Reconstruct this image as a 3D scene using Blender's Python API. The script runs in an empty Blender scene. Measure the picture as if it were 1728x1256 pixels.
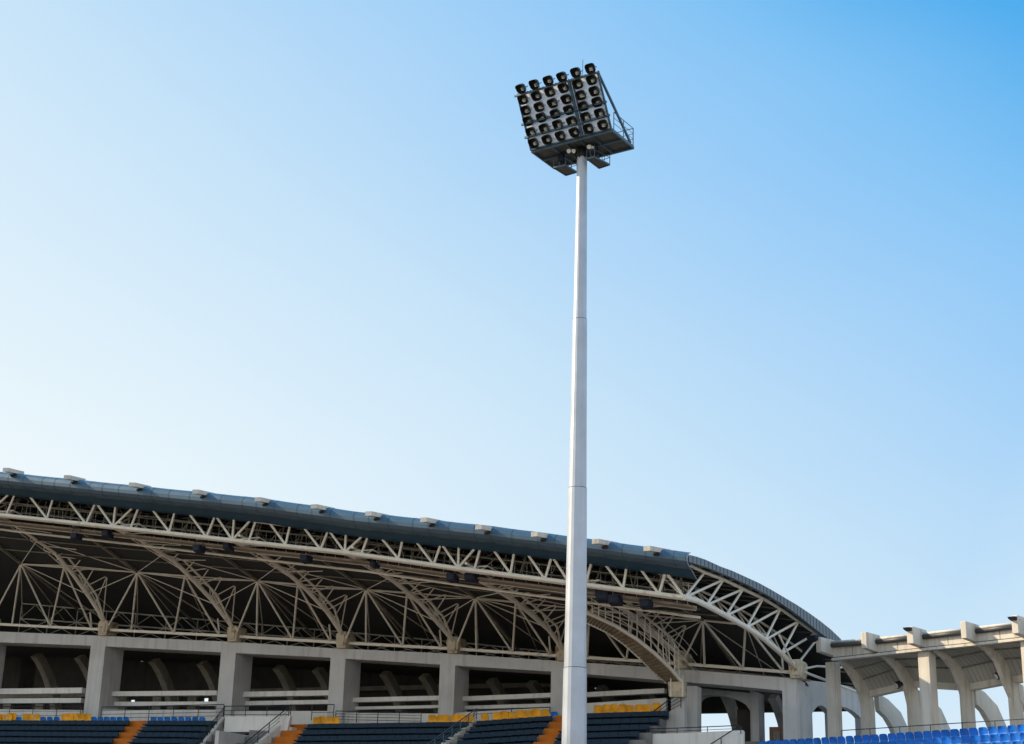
import bpy, math, random
from mathutils import Vector, Matrix
random.seed(7)
rad = math.radians
sc = bpy.context.scene
COL = sc.collection
# ---------------------------------------------------------------- camera
FPX, CX, CY = 2600.0, 864.0, 628.0
PITCH, ROLL, CH = rad(18.15), rad(1.6), 1.7
cd = bpy.data.cameras.new('camera'); cam = bpy.data.objects.new('camera', cd); COL.objects.link(cam)
cd.sensor_width = 36; cd.lens = 36 * FPX / 1728; cd.clip_end = 9000; cd.clip_start = .1
RM = Matrix.Rotation(math.pi/2 + PITCH, 3, 'X') @ Matrix.Rotation(ROLL, 3, 'Z')
cam.matrix_world = Matrix.Translation((0, 0, CH)) @ RM.to_4x4()
sc.camera = cam
# ---------------------------------------------------------------- light
SUN_EL, SUN_AZ = 32.0, -77.0            # azimuth measured from the view direction (+Y), negative = to the left
sd = Vector((math.sin(rad(SUN_AZ)) * math.cos(rad(SUN_EL)), math.cos(rad(SUN_AZ)) * math.cos(rad(SUN_EL)), math.sin(rad(SUN_EL))))
w = bpy.data.worlds.new('World'); sc.world = w; w.use_nodes = True
nt = w.node_tree; nt.nodes.clear()
def N(t, **k):
    n = nt.nodes.new(t)
    for a, b in k.items(): setattr(n, a, b)
    return n
sky = N('ShaderNodeTexSky', sky_type='NISHITA', sun_disc=False, sun_elevation=rad(SUN_EL), sun_rotation=rad(SUN_AZ),
        air_density=1.3, dust_density=3.0, ozone_density=2.0, altitude=0)
tc = N('ShaderNodeTexCoord')
dot = N('ShaderNodeVectorMath', operation='DOT_PRODUCT'); dot.inputs[1].default_value = (-.9065, .1598, .3907)   # centre of the bright haze
nt.links.new(tc.outputs['Generated'], dot.inputs[0])
sx = N('ShaderNodeSeparateXYZ'); nt.links.new(tc.outputs['Generated'], sx.inputs[0])
op = N('ShaderNodeMath', operation='MULTIPLY_ADD'); op.inputs[1].default_value = -.8; op.inputs[2].default_value = -.06; nt.links.new(dot.outputs['Value'], op.inputs[0])
dp = N('ShaderNodeMath', operation='MAXIMUM'); nt.links.new(dot.outputs['Value'], dp.inputs[0]); nt.links.new(op.outputs[0], dp.inputs[1])
zc = N('ShaderNodeMath', operation='MAXIMUM'); zc.inputs[1].default_value = 0; nt.links.new(sx.outputs['Z'], zc.inputs[0])
bk = N('ShaderNodeMath', operation='MULTIPLY_ADD'); bk.inputs[1].default_value = -.9; bk.inputs[2].default_value = -.05; nt.links.new(sx.outputs['Y'], bk.inputs[0])   # sky behind the camera paled, added fill light for the facade
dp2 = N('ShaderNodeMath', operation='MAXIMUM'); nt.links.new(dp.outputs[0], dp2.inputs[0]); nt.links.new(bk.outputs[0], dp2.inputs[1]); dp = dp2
ma = N('ShaderNodeMath', operation='MULTIPLY_ADD'); ma.inputs[1].default_value = -1.9      # haze: more towards the sun and the horizon
nt.links.new(zc.outputs[0], ma.inputs[0]); nt.links.new(dp.outputs[0], ma.inputs[2])
mr = N('ShaderNodeMapRange'); mr.inputs['From Min'].default_value = -1.4; mr.inputs['From Max'].default_value = .8
ns = N('ShaderNodeTexNoise'); ns.inputs['Scale'].default_value = 2.2; ns.inputs['Detail'].default_value = 4      # faint uneven haze
mpn = N('ShaderNodeMapping'); mpn.inputs['Scale'].default_value = (1, 1, 2.5); nt.links.new(tc.outputs['Generated'], mpn.inputs['Vector']); nt.links.new(mpn.outputs[0], ns.inputs['Vector'])
nm = N('ShaderNodeMath', operation='MULTIPLY_ADD'); nm.inputs[1].default_value = .12; nm.inputs[2].default_value = -.06; nt.links.new(ns.outputs['Fac'], nm.inputs[0])
na = N('ShaderNodeMath', operation='ADD'); nt.links.new(ma.outputs[0], na.inputs[0]); nt.links.new(nm.outputs[0], na.inputs[1])
nt.links.new(na.outputs[0], mr.inputs['Value'])
ramp = N('ShaderNodeValToRGB'); cr = ramp.color_ramp
SK = [(-1.4,(.36,.55,.84)),(-1.1,(.08,.40,.84)),(-.907,(.083,.43,.875)),(-.762,(.22,.55,.93)),(-.65,(.315,.61,.95)),(-.5,(.44,.69,.955)),(-.33,(.58,.785,.96)),(-.17,(.695,.855,.98)),(-.025,(.80,.92,.985)),(.3,(1.0,1.03,1.03)),(.8,(1.5,1.4,1.25))]
for k, (p_, c_) in enumerate(SK):
    p_ = (p_+1.4)/2.2
    e = cr.elements[k] if k in (0,) else (cr.elements[-1] if k == len(SK)-1 else cr.elements.new(p_))
    e.position = p_; e.color = (*c_, 1)
nt.links.new(mr.outputs[0], ramp.inputs[0])
skm = N('ShaderNodeVectorMath', operation='SCALE'); skm.inputs['Scale'].default_value = .1
nt.links.new(sky.outputs[0], skm.inputs[0])
mixs = N('ShaderNodeMixRGB'); mixs.inputs[0].default_value = .97
nt.links.new(skm.outputs[0], mixs.inputs[1]); nt.links.new(ramp.outputs[0], mixs.inputs[2])
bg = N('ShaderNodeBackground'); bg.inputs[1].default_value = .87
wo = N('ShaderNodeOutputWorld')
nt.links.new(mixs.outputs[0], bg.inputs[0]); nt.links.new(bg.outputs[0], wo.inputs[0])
sl = bpy.data.lights.new('sun', 'SUN'); sl.energy = 5.0; sl.angle = rad(.6); sl.color = (1, .82, .57)
so = bpy.data.objects.new('sun', sl); COL.objects.link(so); so.rotation_euler = (-sd).to_track_quat('-Z', 'Y').to_euler()
sc.view_settings.view_transform = 'Standard'; sc.view_settings.look = 'None'
sc.view_settings.exposure = 0.2; sc.view_settings.gamma = 1
# ---------------------------------------------------------------- frames
CAMP = Vector((0, 0, CH))
def ray(px, py): return RM @ Vector(((px - CX) / FPX, -(py - CY) / FPX, -1))
class Frame:
    """vertical reference frame of a stand: u along the facade, v towards the pitch, z up"""
    def __init__(s, ox, oy, tx, ty):
        l = math.hypot(tx, ty); s.o = Vector((ox, oy, 0)); s.t = Vector((tx/l, ty/l, 0)); s.n = Vector((ty/l, -tx/l, 0))
    def w(s, u, v, z): return s.o + s.t*u + s.n*v + Vector((0, 0, z))
    def hit(s, px, py, v):
        r = ray(px, py); k = ((s.o - CAMP).dot(s.n) + v) / r.dot(s.n); p = CAMP + r*k
        return (p - s.o).dot(s.t), p.z
    def hitu(s, px, py, u):
        r = ray(px, py); k = ((s.o - CAMP).dot(s.t) + u) / r.dot(s.t); p = CAMP + r*k
        return (p - s.o).dot(s.n), p.z
def lerp(pts, x):
    if x <= pts[0][0]: a, b = pts[0], pts[1]
    elif x >= pts[-1][0]: a, b = pts[-2], pts[-1]
    else:
        for a, b in zip(pts, pts[1:]):
            if a[0] <= x <= b[0]: break
    return a[1] + (b[1] - a[1]) * (x - a[0]) / (b[0] - a[0])
# ---------------------------------------------------------------- materials
def mat(name, col, rough=.6, metal=0, var=.1, scale=.8, streak=0, streak_col=None, bump=0, bscale=20, blotch=None, spec=.5, seams=None):
    m = bpy.data.materials.new(name); m.use_nodes = True; t = m.node_tree; b = t.nodes['Principled BSDF']
    b.inputs['Roughness'].default_value = rough; b.inputs['Metallic'].default_value = metal
    b.inputs['Specular IOR Level'].default_value = spec
    g = t.nodes.new('ShaderNodeNewGeometry')
    def noise(sc_, det=4, vec=None):
        n = t.nodes.new('ShaderNodeTexNoise'); n.inputs['Scale'].default_value = sc_; n.inputs['Detail'].default_value = det
        t.links.new(vec or g.outputs['Position'], n.inputs['Vector']); return n
    cur = None
    n1 = noise(scale, 6)
    rp = t.nodes.new('ShaderNodeMapRange'); rp.inputs['From Min'].default_value = .3; rp.inputs['From Max'].default_value = .7
    rp.inputs['To Min'].default_value = 1 - var; rp.inputs['To Max'].default_value = 1 + var
    t.links.new(n1.outputs['Fac'], rp.inputs['Value'])
    mx = t.nodes.new('ShaderNodeVectorMath'); mx.operation = 'SCALE'; mx.inputs[0].default_value = col
    t.links.new(rp.outputs[0], mx.inputs['Scale']); cur = mx.outputs[0]
    def over(cur, fac, c2):
        q = t.nodes.new('ShaderNodeMixRGB'); q.inputs[2].default_value = (*c2, 1)
        t.links.new(fac, q.inputs[0]); t.links.new(cur, q.inputs[1]); return q.outputs[0]
    if streak:
        mp = t.nodes.new('ShaderNodeMapping'); mp.inputs['Scale'].default_value = (2.2, 2.2, .16)
        t.links.new(g.outputs['Position'], mp.inputs['Vector'])
        n2 = noise(1.6, 5, mp.outputs[0])
        r2 = t.nodes.new('ShaderNodeMapRange'); r2.inputs['From Min'].default_value = .52; r2.inputs['From Max'].default_value = .78
        r2.inputs['To Max'].default_value = streak
        t.links.new(n2.outputs['Fac'], r2.inputs['Value']); cur = over(cur, r2.outputs[0], streak_col or tuple(c*.45 for c in col))
    if blotch:
        bs, amt, bc, lo = blotch
        n3 = noise(bs, 6); r3 = t.nodes.new('ShaderNodeMapRange'); r3.inputs['From Min'].default_value = lo; r3.inputs['From Max'].default_value = lo + .1
        r3.inputs['To Max'].default_value = amt
        t.links.new(n3.outputs['Fac'], r3.inputs['Value']); cur = over(cur, r3.outputs[0], bc)
    t.links.new(cur, b.inputs['Base Color'])
    rr = t.nodes.new('ShaderNodeMapRange'); rr.inputs['To Min'].default_value = max(0, rough-.12); rr.inputs['To Max'].default_value = min(1, rough+.12)
    t.links.new(n1.outputs['Fac'], rr.inputs['Value']); t.links.new(rr.outputs[0], b.inputs['Roughness'])
    if bump:
        n4 = noise(bscale, 3); bp = t.nodes.new('ShaderNodeBump'); bp.inputs['Strength'].default_value = bump; bp.inputs['Distance'].default_value = .02
        t.links.new(n4.outputs['Fac'], bp.inputs['Height']); t.links.new(bp.outputs[0], b.inputs['Normal'])
    return m
M = dict(
 concrete=mat('painted_concrete', (.56, .575, .585), .85, var=.12, scale=.6, streak=.6, streak_col=(.32,.31,.29), bump=.5, bscale=14),
 concrete_warm=mat('weathered_concrete', (.64, .60, .53), .85, var=.13, scale=.6, streak=.55, streak_col=(.2,.17,.13), bump=.5, bscale=12),
 white_wall=mat('white_render', (.74, .74, .72), .85, var=.08, scale=.6, streak=.4, streak_col=(.3,.29,.26), bump=.3),
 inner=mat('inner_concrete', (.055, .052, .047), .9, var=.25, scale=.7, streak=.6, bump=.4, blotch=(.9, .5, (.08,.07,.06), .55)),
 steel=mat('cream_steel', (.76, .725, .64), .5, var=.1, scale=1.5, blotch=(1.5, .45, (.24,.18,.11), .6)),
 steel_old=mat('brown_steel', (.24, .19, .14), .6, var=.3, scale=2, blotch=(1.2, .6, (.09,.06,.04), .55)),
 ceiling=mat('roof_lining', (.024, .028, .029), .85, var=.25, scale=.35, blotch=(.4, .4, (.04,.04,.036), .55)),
 soffit=mat('soffit_sheet', (.42, .405, .36), .8, var=.15, scale=.8),
 walk=mat('walkway_sheet', (.34, .28, .19), .7, var=.25, scale=2, blotch=(1.5, .6, (.12,.08,.05), .55)),
 walk_dark=mat('walkway_treads', (.15, .12, .085), .7, var=.3, scale=3),
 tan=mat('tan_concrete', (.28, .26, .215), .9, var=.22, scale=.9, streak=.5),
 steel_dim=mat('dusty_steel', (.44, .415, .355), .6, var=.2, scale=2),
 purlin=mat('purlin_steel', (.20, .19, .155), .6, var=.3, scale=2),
 gutter=mat('blue_sheet_metal', (.07, .13, .19), .42, metal=.35, var=.08, scale=.8, streak=.12, streak_col=(.03,.05,.07), spec=.6),
 flashing=mat('shaded_blue_flashing', (.012, .055, .10), .6, metal=.2, var=.12, scale=1.5),
 fascia=mat('grey_blue_sheet_metal', (.12, .17, .22), .45, metal=.4, var=.12, scale=1.5, streak=.3),
 seam=mat('dark_seam', (.02, .025, .03), .6, var=.1),
 bearing=mat('stained_bearing', (.55, .49, .37), .8, var=.15, scale=2, blotch=(2.2, .85, (.20,.11,.04), .53), bump=.4),
 blue_seat=mat('blue_plastic', (.006, .17, .60), .45, var=.3, scale=2.0),
 yellow_seat=mat('yellow_plastic', (.80, .40, .015), .5, var=.3, scale=2.2),
 navy=mat('navy_bench_plastic', (.019, .042, .072), .8, var=.12, scale=1.5, spec=.25),
 orange=mat('orange_paint', (.52, .15, .008), .8, var=.2, scale=1.8, streak=.3),
 step=mat('terrace_concrete', (.2, .2, .2), .9, var=.2, scale=1, bump=.4),
 rail=mat('navy_rail_paint', (.018, .028, .05), .4, var=.1),
 rail_blue=mat('blue_grey_rail', (.07, .14, .2), .4, var=.1),
 dark_metal=mat('dark_metal', (.02, .022, .025), .45, metal=.3, var=.2, scale=3),
 pole=mat('galvanised_pole', (.47, .52, .60), .42, metal=.3, var=.12, scale=.9, streak=.4, streak_col=(.34,.34,.34)),
 head_steel=mat('blue_grey_head_steel', (.09, .14, .19), .5, metal=.3, var=.2, scale=3),
 panel=mat('added_white_sheet', (.96, .96, .96), .6, var=.02, scale=1.5),
 deck=mat('grating_deck', (.10, .105, .10), .8, var=.25, scale=4, bump=.6, bscale=30),
 housing=mat('black_housing', (.012, .012, .013), .35, var=.2, scale=6),

 chrome=mat('reflector_metal', (.85, .86, .88), .2, metal=.6, var=.3, scale=9),
 bulb=mat('lamp_glass', (.85, .82, .75), .15, var=.2, scale=10),
 white=mat('white_lamp_plastic', (.85, .85, .85), .4, var=.03),
 navybox=mat('dark_blue_lamp_box', (.004, .009, .03), .7, var=.2, scale=3),
 dark_grey=mat('pipe_grey', (.07, .07, .075), .5, var=.2),
 booth=mat('brown_booth_panel', (.22, .12, .07), .6, var=.2, scale=2),
 glass=mat('dark_glass', (.02, .025, .03), .1, var=.1),
 grass=mat('pitch_grass', (.045, .09, .02), .95, var=.3, scale=.3),
 track=mat('running_track_red', (.30, .07, .04), .9, var=.15, scale=.5),
 ground=mat('ground_paving', (.22, .21, .19), .95, var=.2, scale=.2),
)
def translucent(m, amt):
    t = m.node_tree; b = t.nodes['Principled BSDF']; o = t.nodes['Material Output']
    tr = t.nodes.new('ShaderNodeBsdfTranslucent'); tr.inputs['Color'].default_value = (.98, .98, .98, 1)
    mx = t.nodes.new('ShaderNodeMixShader'); mx.inputs[0].default_value = amt
    t.links.new(b.outputs[0], mx.inputs[1]); t.links.new(tr.outputs[0], mx.inputs[2]); t.links.new(mx.outputs[0], o.inputs['Surface'])
translucent(M['panel'], .35)            # made-up sheet, lets daylight through from behind to look whiter
# ---------------------------------------------------------------- mesh builder
class MB:
    def __init__(s): s.v = []; s.f = []; s.mi = []; s.m = 0
    def add(s, vs, fs):
        o = len(s.v); s.v += [Vector(v) for v in vs]; s.f += [tuple(i+o for i in f) for f in fs]; s.mi += [s.m]*len(fs)
    def hexa(s, p): s.add(p, [(0,3,2,1),(4,5,6,7),(0,1,5,4),(1,2,6,5),(2,3,7,6),(3,0,4,7)]); return s
    def box(s, c, ax, ay, az):       # centre + three half-axis vectors
        c, ax, ay, az = Vector(c), Vector(ax), Vector(ay), Vector(az)
        return s.hexa([c-ax-ay-az, c+ax-ay-az, c+ax+ay-az, c-ax+ay-az, c-ax-ay+az, c+ax-ay+az, c+ax+ay+az, c-ax+ay+az])
    def fbox(s, F, u0, u1, v0, v1, z0, z1):
        return s.hexa([F.w(u0,v0,z0), F.w(u1,v0,z0), F.w(u1,v1,z0), F.w(u0,v1,z0), F.w(u0,v0,z1), F.w(u1,v0,z1), F.w(u1,v1,z1), F.w(u0,v1,z1)])
    def beam(s, p, q, wd, ht):       # rectangular bar
        p, q = Vector(p), Vector(q); d = (q-p); L = d.length
        if L < 1e-6: return s
        d /= L; a = d.cross(Vector((0,0,1)))
        if a.length < 1e-3: a = Vector((1,0,0))
        a.normalize(); b = a.cross(d)
        return s.box((p+q)/2, a*wd/2, d*L/2, b*ht/2)
    def prism(s, poly, off):
        off = Vector(off); n = len(poly); a = [Vector(p) for p in poly]; b = [p+off for p in a]
        s.add(a+b, [tuple(range(n)), tuple(reversed(range(n, 2*n)))] + [(i, i+n, (i+1)%n+n, (i+1)%n) for i in range(n)]); return s
    def band(s, F, top, bot, v0, v1):  # quads strip between two polylines (same count) in uz, thick v0..v1
        for i in range(len(top)-1):
            (u0,a0),(u1,a1) = top[i], top[i+1]; (w0,b0),(w1,b1) = bot[i], bot[i+1]
            s.hexa([F.w(w0,v0,b0), F.w(w1,v0,b1), F.w(w1,v1,b1), F.w(w0,v1,b0), F.w(u0,v0,a0), F.w(u1,v0,a1), F.w(u1,v1,a1), F.w(u0,v1,a0)])
        return s
    def tube(s, pts, r, n=8, r1=None):
        pts = [Vector(p) for p in pts]; m = len(pts); vs = []; up = None
        for i, p in enumerate(pts):
            d = (pts[min(i+1, m-1)] - pts[max(i-1, 0)]).normalized()
            if up is None:
                up = d.cross(Vector((0,0,1)))
                if up.length < 1e-3: up = Vector((1,0,0))
            a = (up - d*up.dot(d)).normalized(); up = a; b = d.cross(a)
            rr = r if r1 is None else r + (r1-r)*i/(m-1)
            vs += [p + (a*math.cos(2*math.pi*k/n) + b*math.sin(2*math.pi*k/n))*rr for k in range(n)]
        fs = [(i*n+k, i*n+(k+1)%n, (i+1)*n+(k+1)%n, (i+1)*n+k) for i in range(m-1) for k in range(n)]
        fs += [tuple(reversed(range(n))), tuple(range((m-1)*n, m*n))]
        s.add(vs, fs); return s
    def grid(s, rows):
        nr, nc = len(rows), len(rows[0])
        s.add([p for r in rows for p in r], [(i*nc+j, i*nc+j+1, (i+1)*nc+j+1, (i+1)*nc+j) for i in range(nr-1) for j in range(nc-1)]); return s
    def build(s, name, material, parent=None, base=None, smooth=False, bevel=0):
        me = bpy.data.meshes.new(name)
        bs = Vector(base) if base is not None else (parent_base.get(parent.name, Vector()) if parent else Vector())
        me.from_pydata([v - bs for v in s.v], [], s.f)
        ms = material if isinstance(material, (list, tuple)) else [material]
        for m_ in ms: me.materials.append(M[m_] if isinstance(m_, str) else m_)
        if len(ms) > 1: me.polygons.foreach_set('material_index', s.mi)
        import bmesh
        bm = bmesh.new(); bm.from_mesh(me); bmesh.ops.recalc_face_normals(bm, faces=bm.faces); bm.to_mesh(me); bm.free()
        if smooth: me.polygons.foreach_set('use_smooth', [True]*len(me.polygons))
        me.update()
        o = bpy.data.objects.new(name, me); COL.objects.link(o)
        if parent:
            o.parent = parent; parent_base[o.name] = bs
        else: o.location = bs
        if not parent: parent_base[o.name] = bs
        if bevel:
            bv = o.modifiers.new('bevel', 'BEVEL'); bv.width = bevel; bv.segments = 2; bv.limit_method = 'ANGLE'
        return o
parent_base = {}
_o = 'first second third fourth fifth sixth seventh eighth ninth tenth eleventh twelfth thirteenth fourteenth fifteenth sixteenth seventeenth eighteenth nineteenth'.split()
def ordw(n):
    if n <= 19: return _o[n-1]
    t = {2:'twent',3:'thirt',4:'fort',5:'fift'}[n//10]
    return t+'ieth' if n%10 == 0 else t+'y-'+_o[n%10-1]
def thing(name, label, cat, loc, group=None):
    o = bpy.data.objects.new(name, None); COL.objects.link(o); o.location = loc; o.empty_display_size = .3
    parent_base[o.name] = Vector(loc); tag(o, label, cat, group); return o
def tag(o, label, cat, group=None):
    o['label'] = label; o['category'] = cat
    if group: o['group'] = group
    return o
def struct(o): o['kind'] = 'structure'; return o
def copy_thing(src, loc, rotz=0, label=None, name=None):
    c = src.copy(); COL.objects.link(c); c.location = loc; c.rotation_euler = (0, 0, rotz)
    if label: c['label'] = label
    for ch in src.children:
        k = ch.copy(); COL.objects.link(k); k.parent = c
        for g in ch.children:
            q = g.copy(); COL.objects.link(q); q.parent = k
    return c
# ================================================================ SETTING
g = MB(); g.add([(-3000,-3000,0),(3000,-3000,0),(3000,3000,0),(-3000,3000,0)], [(0,1,2,3)]); struct(g.build('ground', 'ground'))
MF = Frame(0, 88, .912, -.41)            # main covered stand
KR = .962; RF = Frame(17.3*KR, 84*KR, .66, -.75)          # uncovered colonnade to the right
g = MB(); g.add([MF.w(-70,19,.004), MF.w(17,19,.004), MF.w(17,80,.004), MF.w(-70,80,.004)], [(0,1,2,3)]); struct(g.build('running_track', 'track'))
g = MB(); g.add([MF.w(-62,28,.008), MF.w(12,28,.008), MF.w(12,76,.008), MF.w(-62,76,.008)], [(0,1,2,3)]); struct(g.build('football_pitch', 'grass'))
# ================================================================ MAIN STAND
UL = -82.0                               # far left end (outside the frame)
H = lambda v, pts: [MF.hit(x, y, v) for x, y in pts]
stand = thing('grandstand', 'large covered grandstand with a blue edged steel roof behind the mast', 'grandstand', MF.w(-10, 0, 0))
def ext(pts, u0=UL):                     # extend a polyline to the left end
    z = lerp(pts, -41.0); return [(u0, z), (-41.0, z)] + pts
beam_top = ext(H(0, [(0,1066),(168,1073),(384,1083),(558,1094),(756,1103),(948,1116),(1156,1130),(1240,1137),(1345,1145.5)]))
beam_bot_px = [(0,1084),(153.5,1089.6),(373,1101),(558,1110),(742.5,1121.7),(930,1133),(1118,1148),(1240,1158),(1345,1168)]
bb = ext(H(0, beam_bot_px))
beam_bot = [(u, lerp(bb, u)) for u, _ in beam_top]
MB().band(MF, beam_top, beam_bot, -1.8, 0).build('ring_beam', 'concrete', stand)
zbt = lambda u: lerp(beam_top, u); zbb = lambda u: lerp(bb, u)
# columns, front face flush with the ring beam, butted under it
cols = [MF.hit(-76,1090,0)[0], ]
cpx = [(153.5,178,1090),(373,398,1102),(558,583,1111),(742.5,768,1122),(930,955,1134),(1132,1157,1150),(1320,1348,1167)]
colu = [(-38.9, -37.8)] + [(MF.hit(a,y,0)[0], MF.hit(b,y,0)[0]) for a,b,y in cpx]
def uq(F, u0, u1, v0, v1, zt0, zt1, z0, mb):
    mb.hexa([F.w(u0,v0,z0),F.w(u1,v0,z0),F.w(u1,v1,z0),F.w(u0,v1,z0),F.w(u0,v0,zt0),F.w(u1,v0,zt1),F.w(u1,v1,zt1),F.w(u0,v1,zt0)])
for i, (u0, u1) in enumerate(colu):
    m = MB(); uq(MF, u0, u1, -1.9 if i < 7 else -2.6, .003, zbb(u0), zbb(u1), 4, m)
    m.build('column', 'concrete', stand)
# bearings + rib trusses -------------------------------------------------
Bpx = [(178,1060),(396,1071),(580,1082),(767,1092),(951,1104),(1150,1117),(1345,1132)]
Bu = [(-37.9, 17.0)] + [MF.hit(*b, 0) for b in Bpx]
for i, (u, z) in enumerate(Bu):
    zb = zbt(u); m = MB()
    top = zb + .92
    prof = [(-.30,0),(.30,0),(.36,.35),(.40,.72),(.34,.90),(.18,.97),(-.18,.97),(-.34,.90),(-.40,.72),(-.36,.35)]
    m.prism([MF.w(u+a, .30, zb+.003+b) for a, b in prof], MF.n*-1.1)
    m.prism([MF.w(u+a*.62, .36, zb+.12+b*.72) for a, b in prof], MF.n*-.08)
    m.build('bearing', 'bearing', stand, bevel=.04)
# front truss -------------------------------------------------------------
VF = 11.0
npx = [(191,889),(392,911.5),(582,932),(773,959),(960,983),(1154,1008)]
Nd = [(-37.8, 22.9), (-28.9, 21.4)] + [MF.hit(*p, VF) for p in npx]
def Nz(u): return lerp(Nd, max(u, -41))
gpx = [(0,835),(221.5,859.5),(440,883),(619,909),(840,932.5),(988,951.7),(1173,977)]
Gd = [MF.hit(*p, VF) for p in gpx]; Gd = [(-41.0, lerp(Gd, -41.0))] + Gd
def Gz(u): return lerp(Gd, max(u, -41))
UE = Gd[-1][0]
m = MB(); b2 = MB()
UPO = .12
for k in range(len(Nd)-1):
    (a, za), (b, zb_) = Nd[k], Nd[k+1]; L = b - a
    P = lambda f: MF.w(a+L*f, VF, Nz(a+L*f)); U = lambda f, dv=0: MF.w(a+L*f, VF-dv, Gz(a+L*f)+UPO)
    for p, q in [(P(0),U(0)),(P(0),U(.155)),(P(.15),U(.2)),(P(.49),U(.32)),(P(.48),U(.51)),(P(.79),U(.63)),(P(.79),U(.845)),(P(1),U(.855))]:
        m.tube([p, q], .065, 6)
    for f in (.09, .33, .51, .72, .89): b2.tube([MF.w(a+L*(f-.04), VF-1.5, Nz(a+L*f)+.1), U(f+.02, 1.2)], .04, 5)
    b2.tube([P(1), U(.9, 1.4)], .05, 5); b2.tube([P(0), U(.1, 1.4)], .05, 5)
chord = [MF.w(u, VF, z) for u, z in Nd]
m.tube([MF.w(UL, VF, Nz(UL))] + chord, .105, 10)
m.tube([MF.w(UL, VF-.02, Nz(UL)-.28)] + [MF.w(u, VF-.35, z-.06) for u, z in Nd], .06, 6)
m.tube([MF.w(u, VF, Gz(u)+UPO) for u, _ in [(UL,0)]+Nd], .09, 8)
b2.tube([MF.w(u, VF-1.5, z+.1) for u, z in [(UL, Nz(UL))]+Nd], .05, 6)
m.build('front_truss', 'steel', stand)
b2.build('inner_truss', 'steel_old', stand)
# catwalk behind the front truss
m = MB(); r_ = MB()
for (a, za), (b, zb_) in zip([(UL, Nz(UL))]+Nd, Nd+[]):
    if b <= a: continue
    m.hexa([MF.w(a,VF-1.9,za-.30),MF.w(b,VF-1.9,zb_-.30),MF.w(b,VF-.9,zb_-.30),MF.w(a,VF-.9,za-.30),MF.w(a,VF-1.9,za-.2),MF.w(b,VF-1.9,zb_-.2),MF.w(b,VF-.9,zb_-.2),MF.w(a,VF-.9,za-.2)])
    r_.beam(MF.w(a,VF-1.95,za-.22), MF.w(b,VF-1.95,zb_-.22), .1, .22)
    r_.tube([MF.w(a,VF-2.6,za-.55), MF.w(b,VF-2.6,zb_-.55)], .07, 6)
    n = int((b-a)/.62)
    for dz in (.5, .95): r_.tube([MF.w(a,VF-1.8,za+dz), MF.w(b,VF-1.8,zb_+dz)], .022, 5)
    for j in range(n):
        u = a + (b-a)*(j+.5)/n; z = Nz(u)
        r_.tube([MF.w(u+random.uniform(-.1,.1),VF-1.8,z-.2), MF.w(u,VF-1.8,z+.95)], .02, 4)
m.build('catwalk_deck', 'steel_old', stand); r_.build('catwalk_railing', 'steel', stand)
# ceiling -------------------------------------------------------------------
tpx = [(35.6,952),(232,966),(435,980.5),(618,995),(802.5,1009),(995,1029),(1186,1047)]
VT = 3.4
Td = [(-41.0, 21.0)] + [MF.hit(*p, VT) for p in tpx]
def Tz(u): return lerp(Td, max(u, -41))
Ebase = MF.w(Nd[-1][0], VF, 0); Eend = MF.w(Bu[-1][0], 0, 0)
EF = Frame(Ebase.x, Ebase.y, (Eend-Ebase).x, (Eend-Ebase).y)     # plane of the end gable rib (its n points inward/outward along the stand)
def Eu(v): return Nd[-1][0] + (Bu[-1][0]-Nd[-1][0])*(VF-max(v,-5.2))/VF      # u of the gable at distance v
fas_px = [(1161,936.5),(1175,940),(1189.5,945),(1214.6,956.5),(1233.8,963.4),(1256,973.5),(1279,984),(1300,995.5),(1322,1008.5),(1344,1021.5),(1365.7,1036),(1383,1048.5),(1400,1062),(1418,1079)]
sg = 1 if EF.n.dot(MF.t) > 0 else -1
fas = [EF.hit(x, y, .5*sg) for x, y in fas_px]          # (s along gable, z)
Lg = (Eend-Ebase).length
fv = sorted([(VF - VF*s/Lg, z) for s, z in fas])
z11 = lerp(fv, 11.0)
def drop(v):
    if v < fv[0][0]:
        e = fv[0][0] - v; return (z11-fv[0][1]) + e*.45 + e*e*.02
    return z11 - lerp(fv, v)
def Rz_(u, v): return Gz(min(u, UE)) + 1.22 + (z11 - (Gz(UE)+1.22))*max(0, min(1, (u+5)/20)) - drop(v) - max(0, u-UE)*.02
def Cz(u, v):
    if v >= VT: return Tz(u) + .12 + (Nz(u)+.15-Tz(u)-.12)*(v-VT)/(VF-1-VT)
    return max(Tz(u) + .12 - (VT-v)*.22 - max(0, VT-v)**2*.012, zbb(u)+.35)
vs_ = [12.0, 11, 9.5, 8, 6, 4, 2, 0, -2, -4, -6, -8, -9.5]
def urow(v, n=30, back=0.0):
    e_ = Eu(v) + .35 - back; return [UL + (e_-UL)*i/n for i in range(n+1)]
m = MB()
top = [[MF.w(u, v, Rz_(u, v)) for u in urow(v)] for v in vs_]
bot = [[p - Vector((0,0,.14)) for p in r] for r in top]
m.grid(top); m.grid(bot)
m.grid([top[0], bot[0]]); m.grid([top[-1], bot[-1]]); m.grid([[r[-1] for r in top], [r[-1] for r in bot]]); m.grid([[r[0] for r in top], [r[0] for r in bot]])
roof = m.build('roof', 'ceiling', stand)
m = MB(); cv = [10, 8.5, 7, 5.2, 3.4, 1.5, -.5, -3, -6, -9.3]
c0 = [[MF.w(u, v, min(Cz(u, v), Rz_(u, v)-.4)) for u in [min(u_, 16.5) for u_ in urow(v, 36, 1.6)]] for v in cv]; c1 = [[p + Vector((0,0,.08)) for p in r] for r in c0]
m.grid(c0); m.grid(c1)
m.build('ceiling_lining', 'ceiling', roof)
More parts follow.
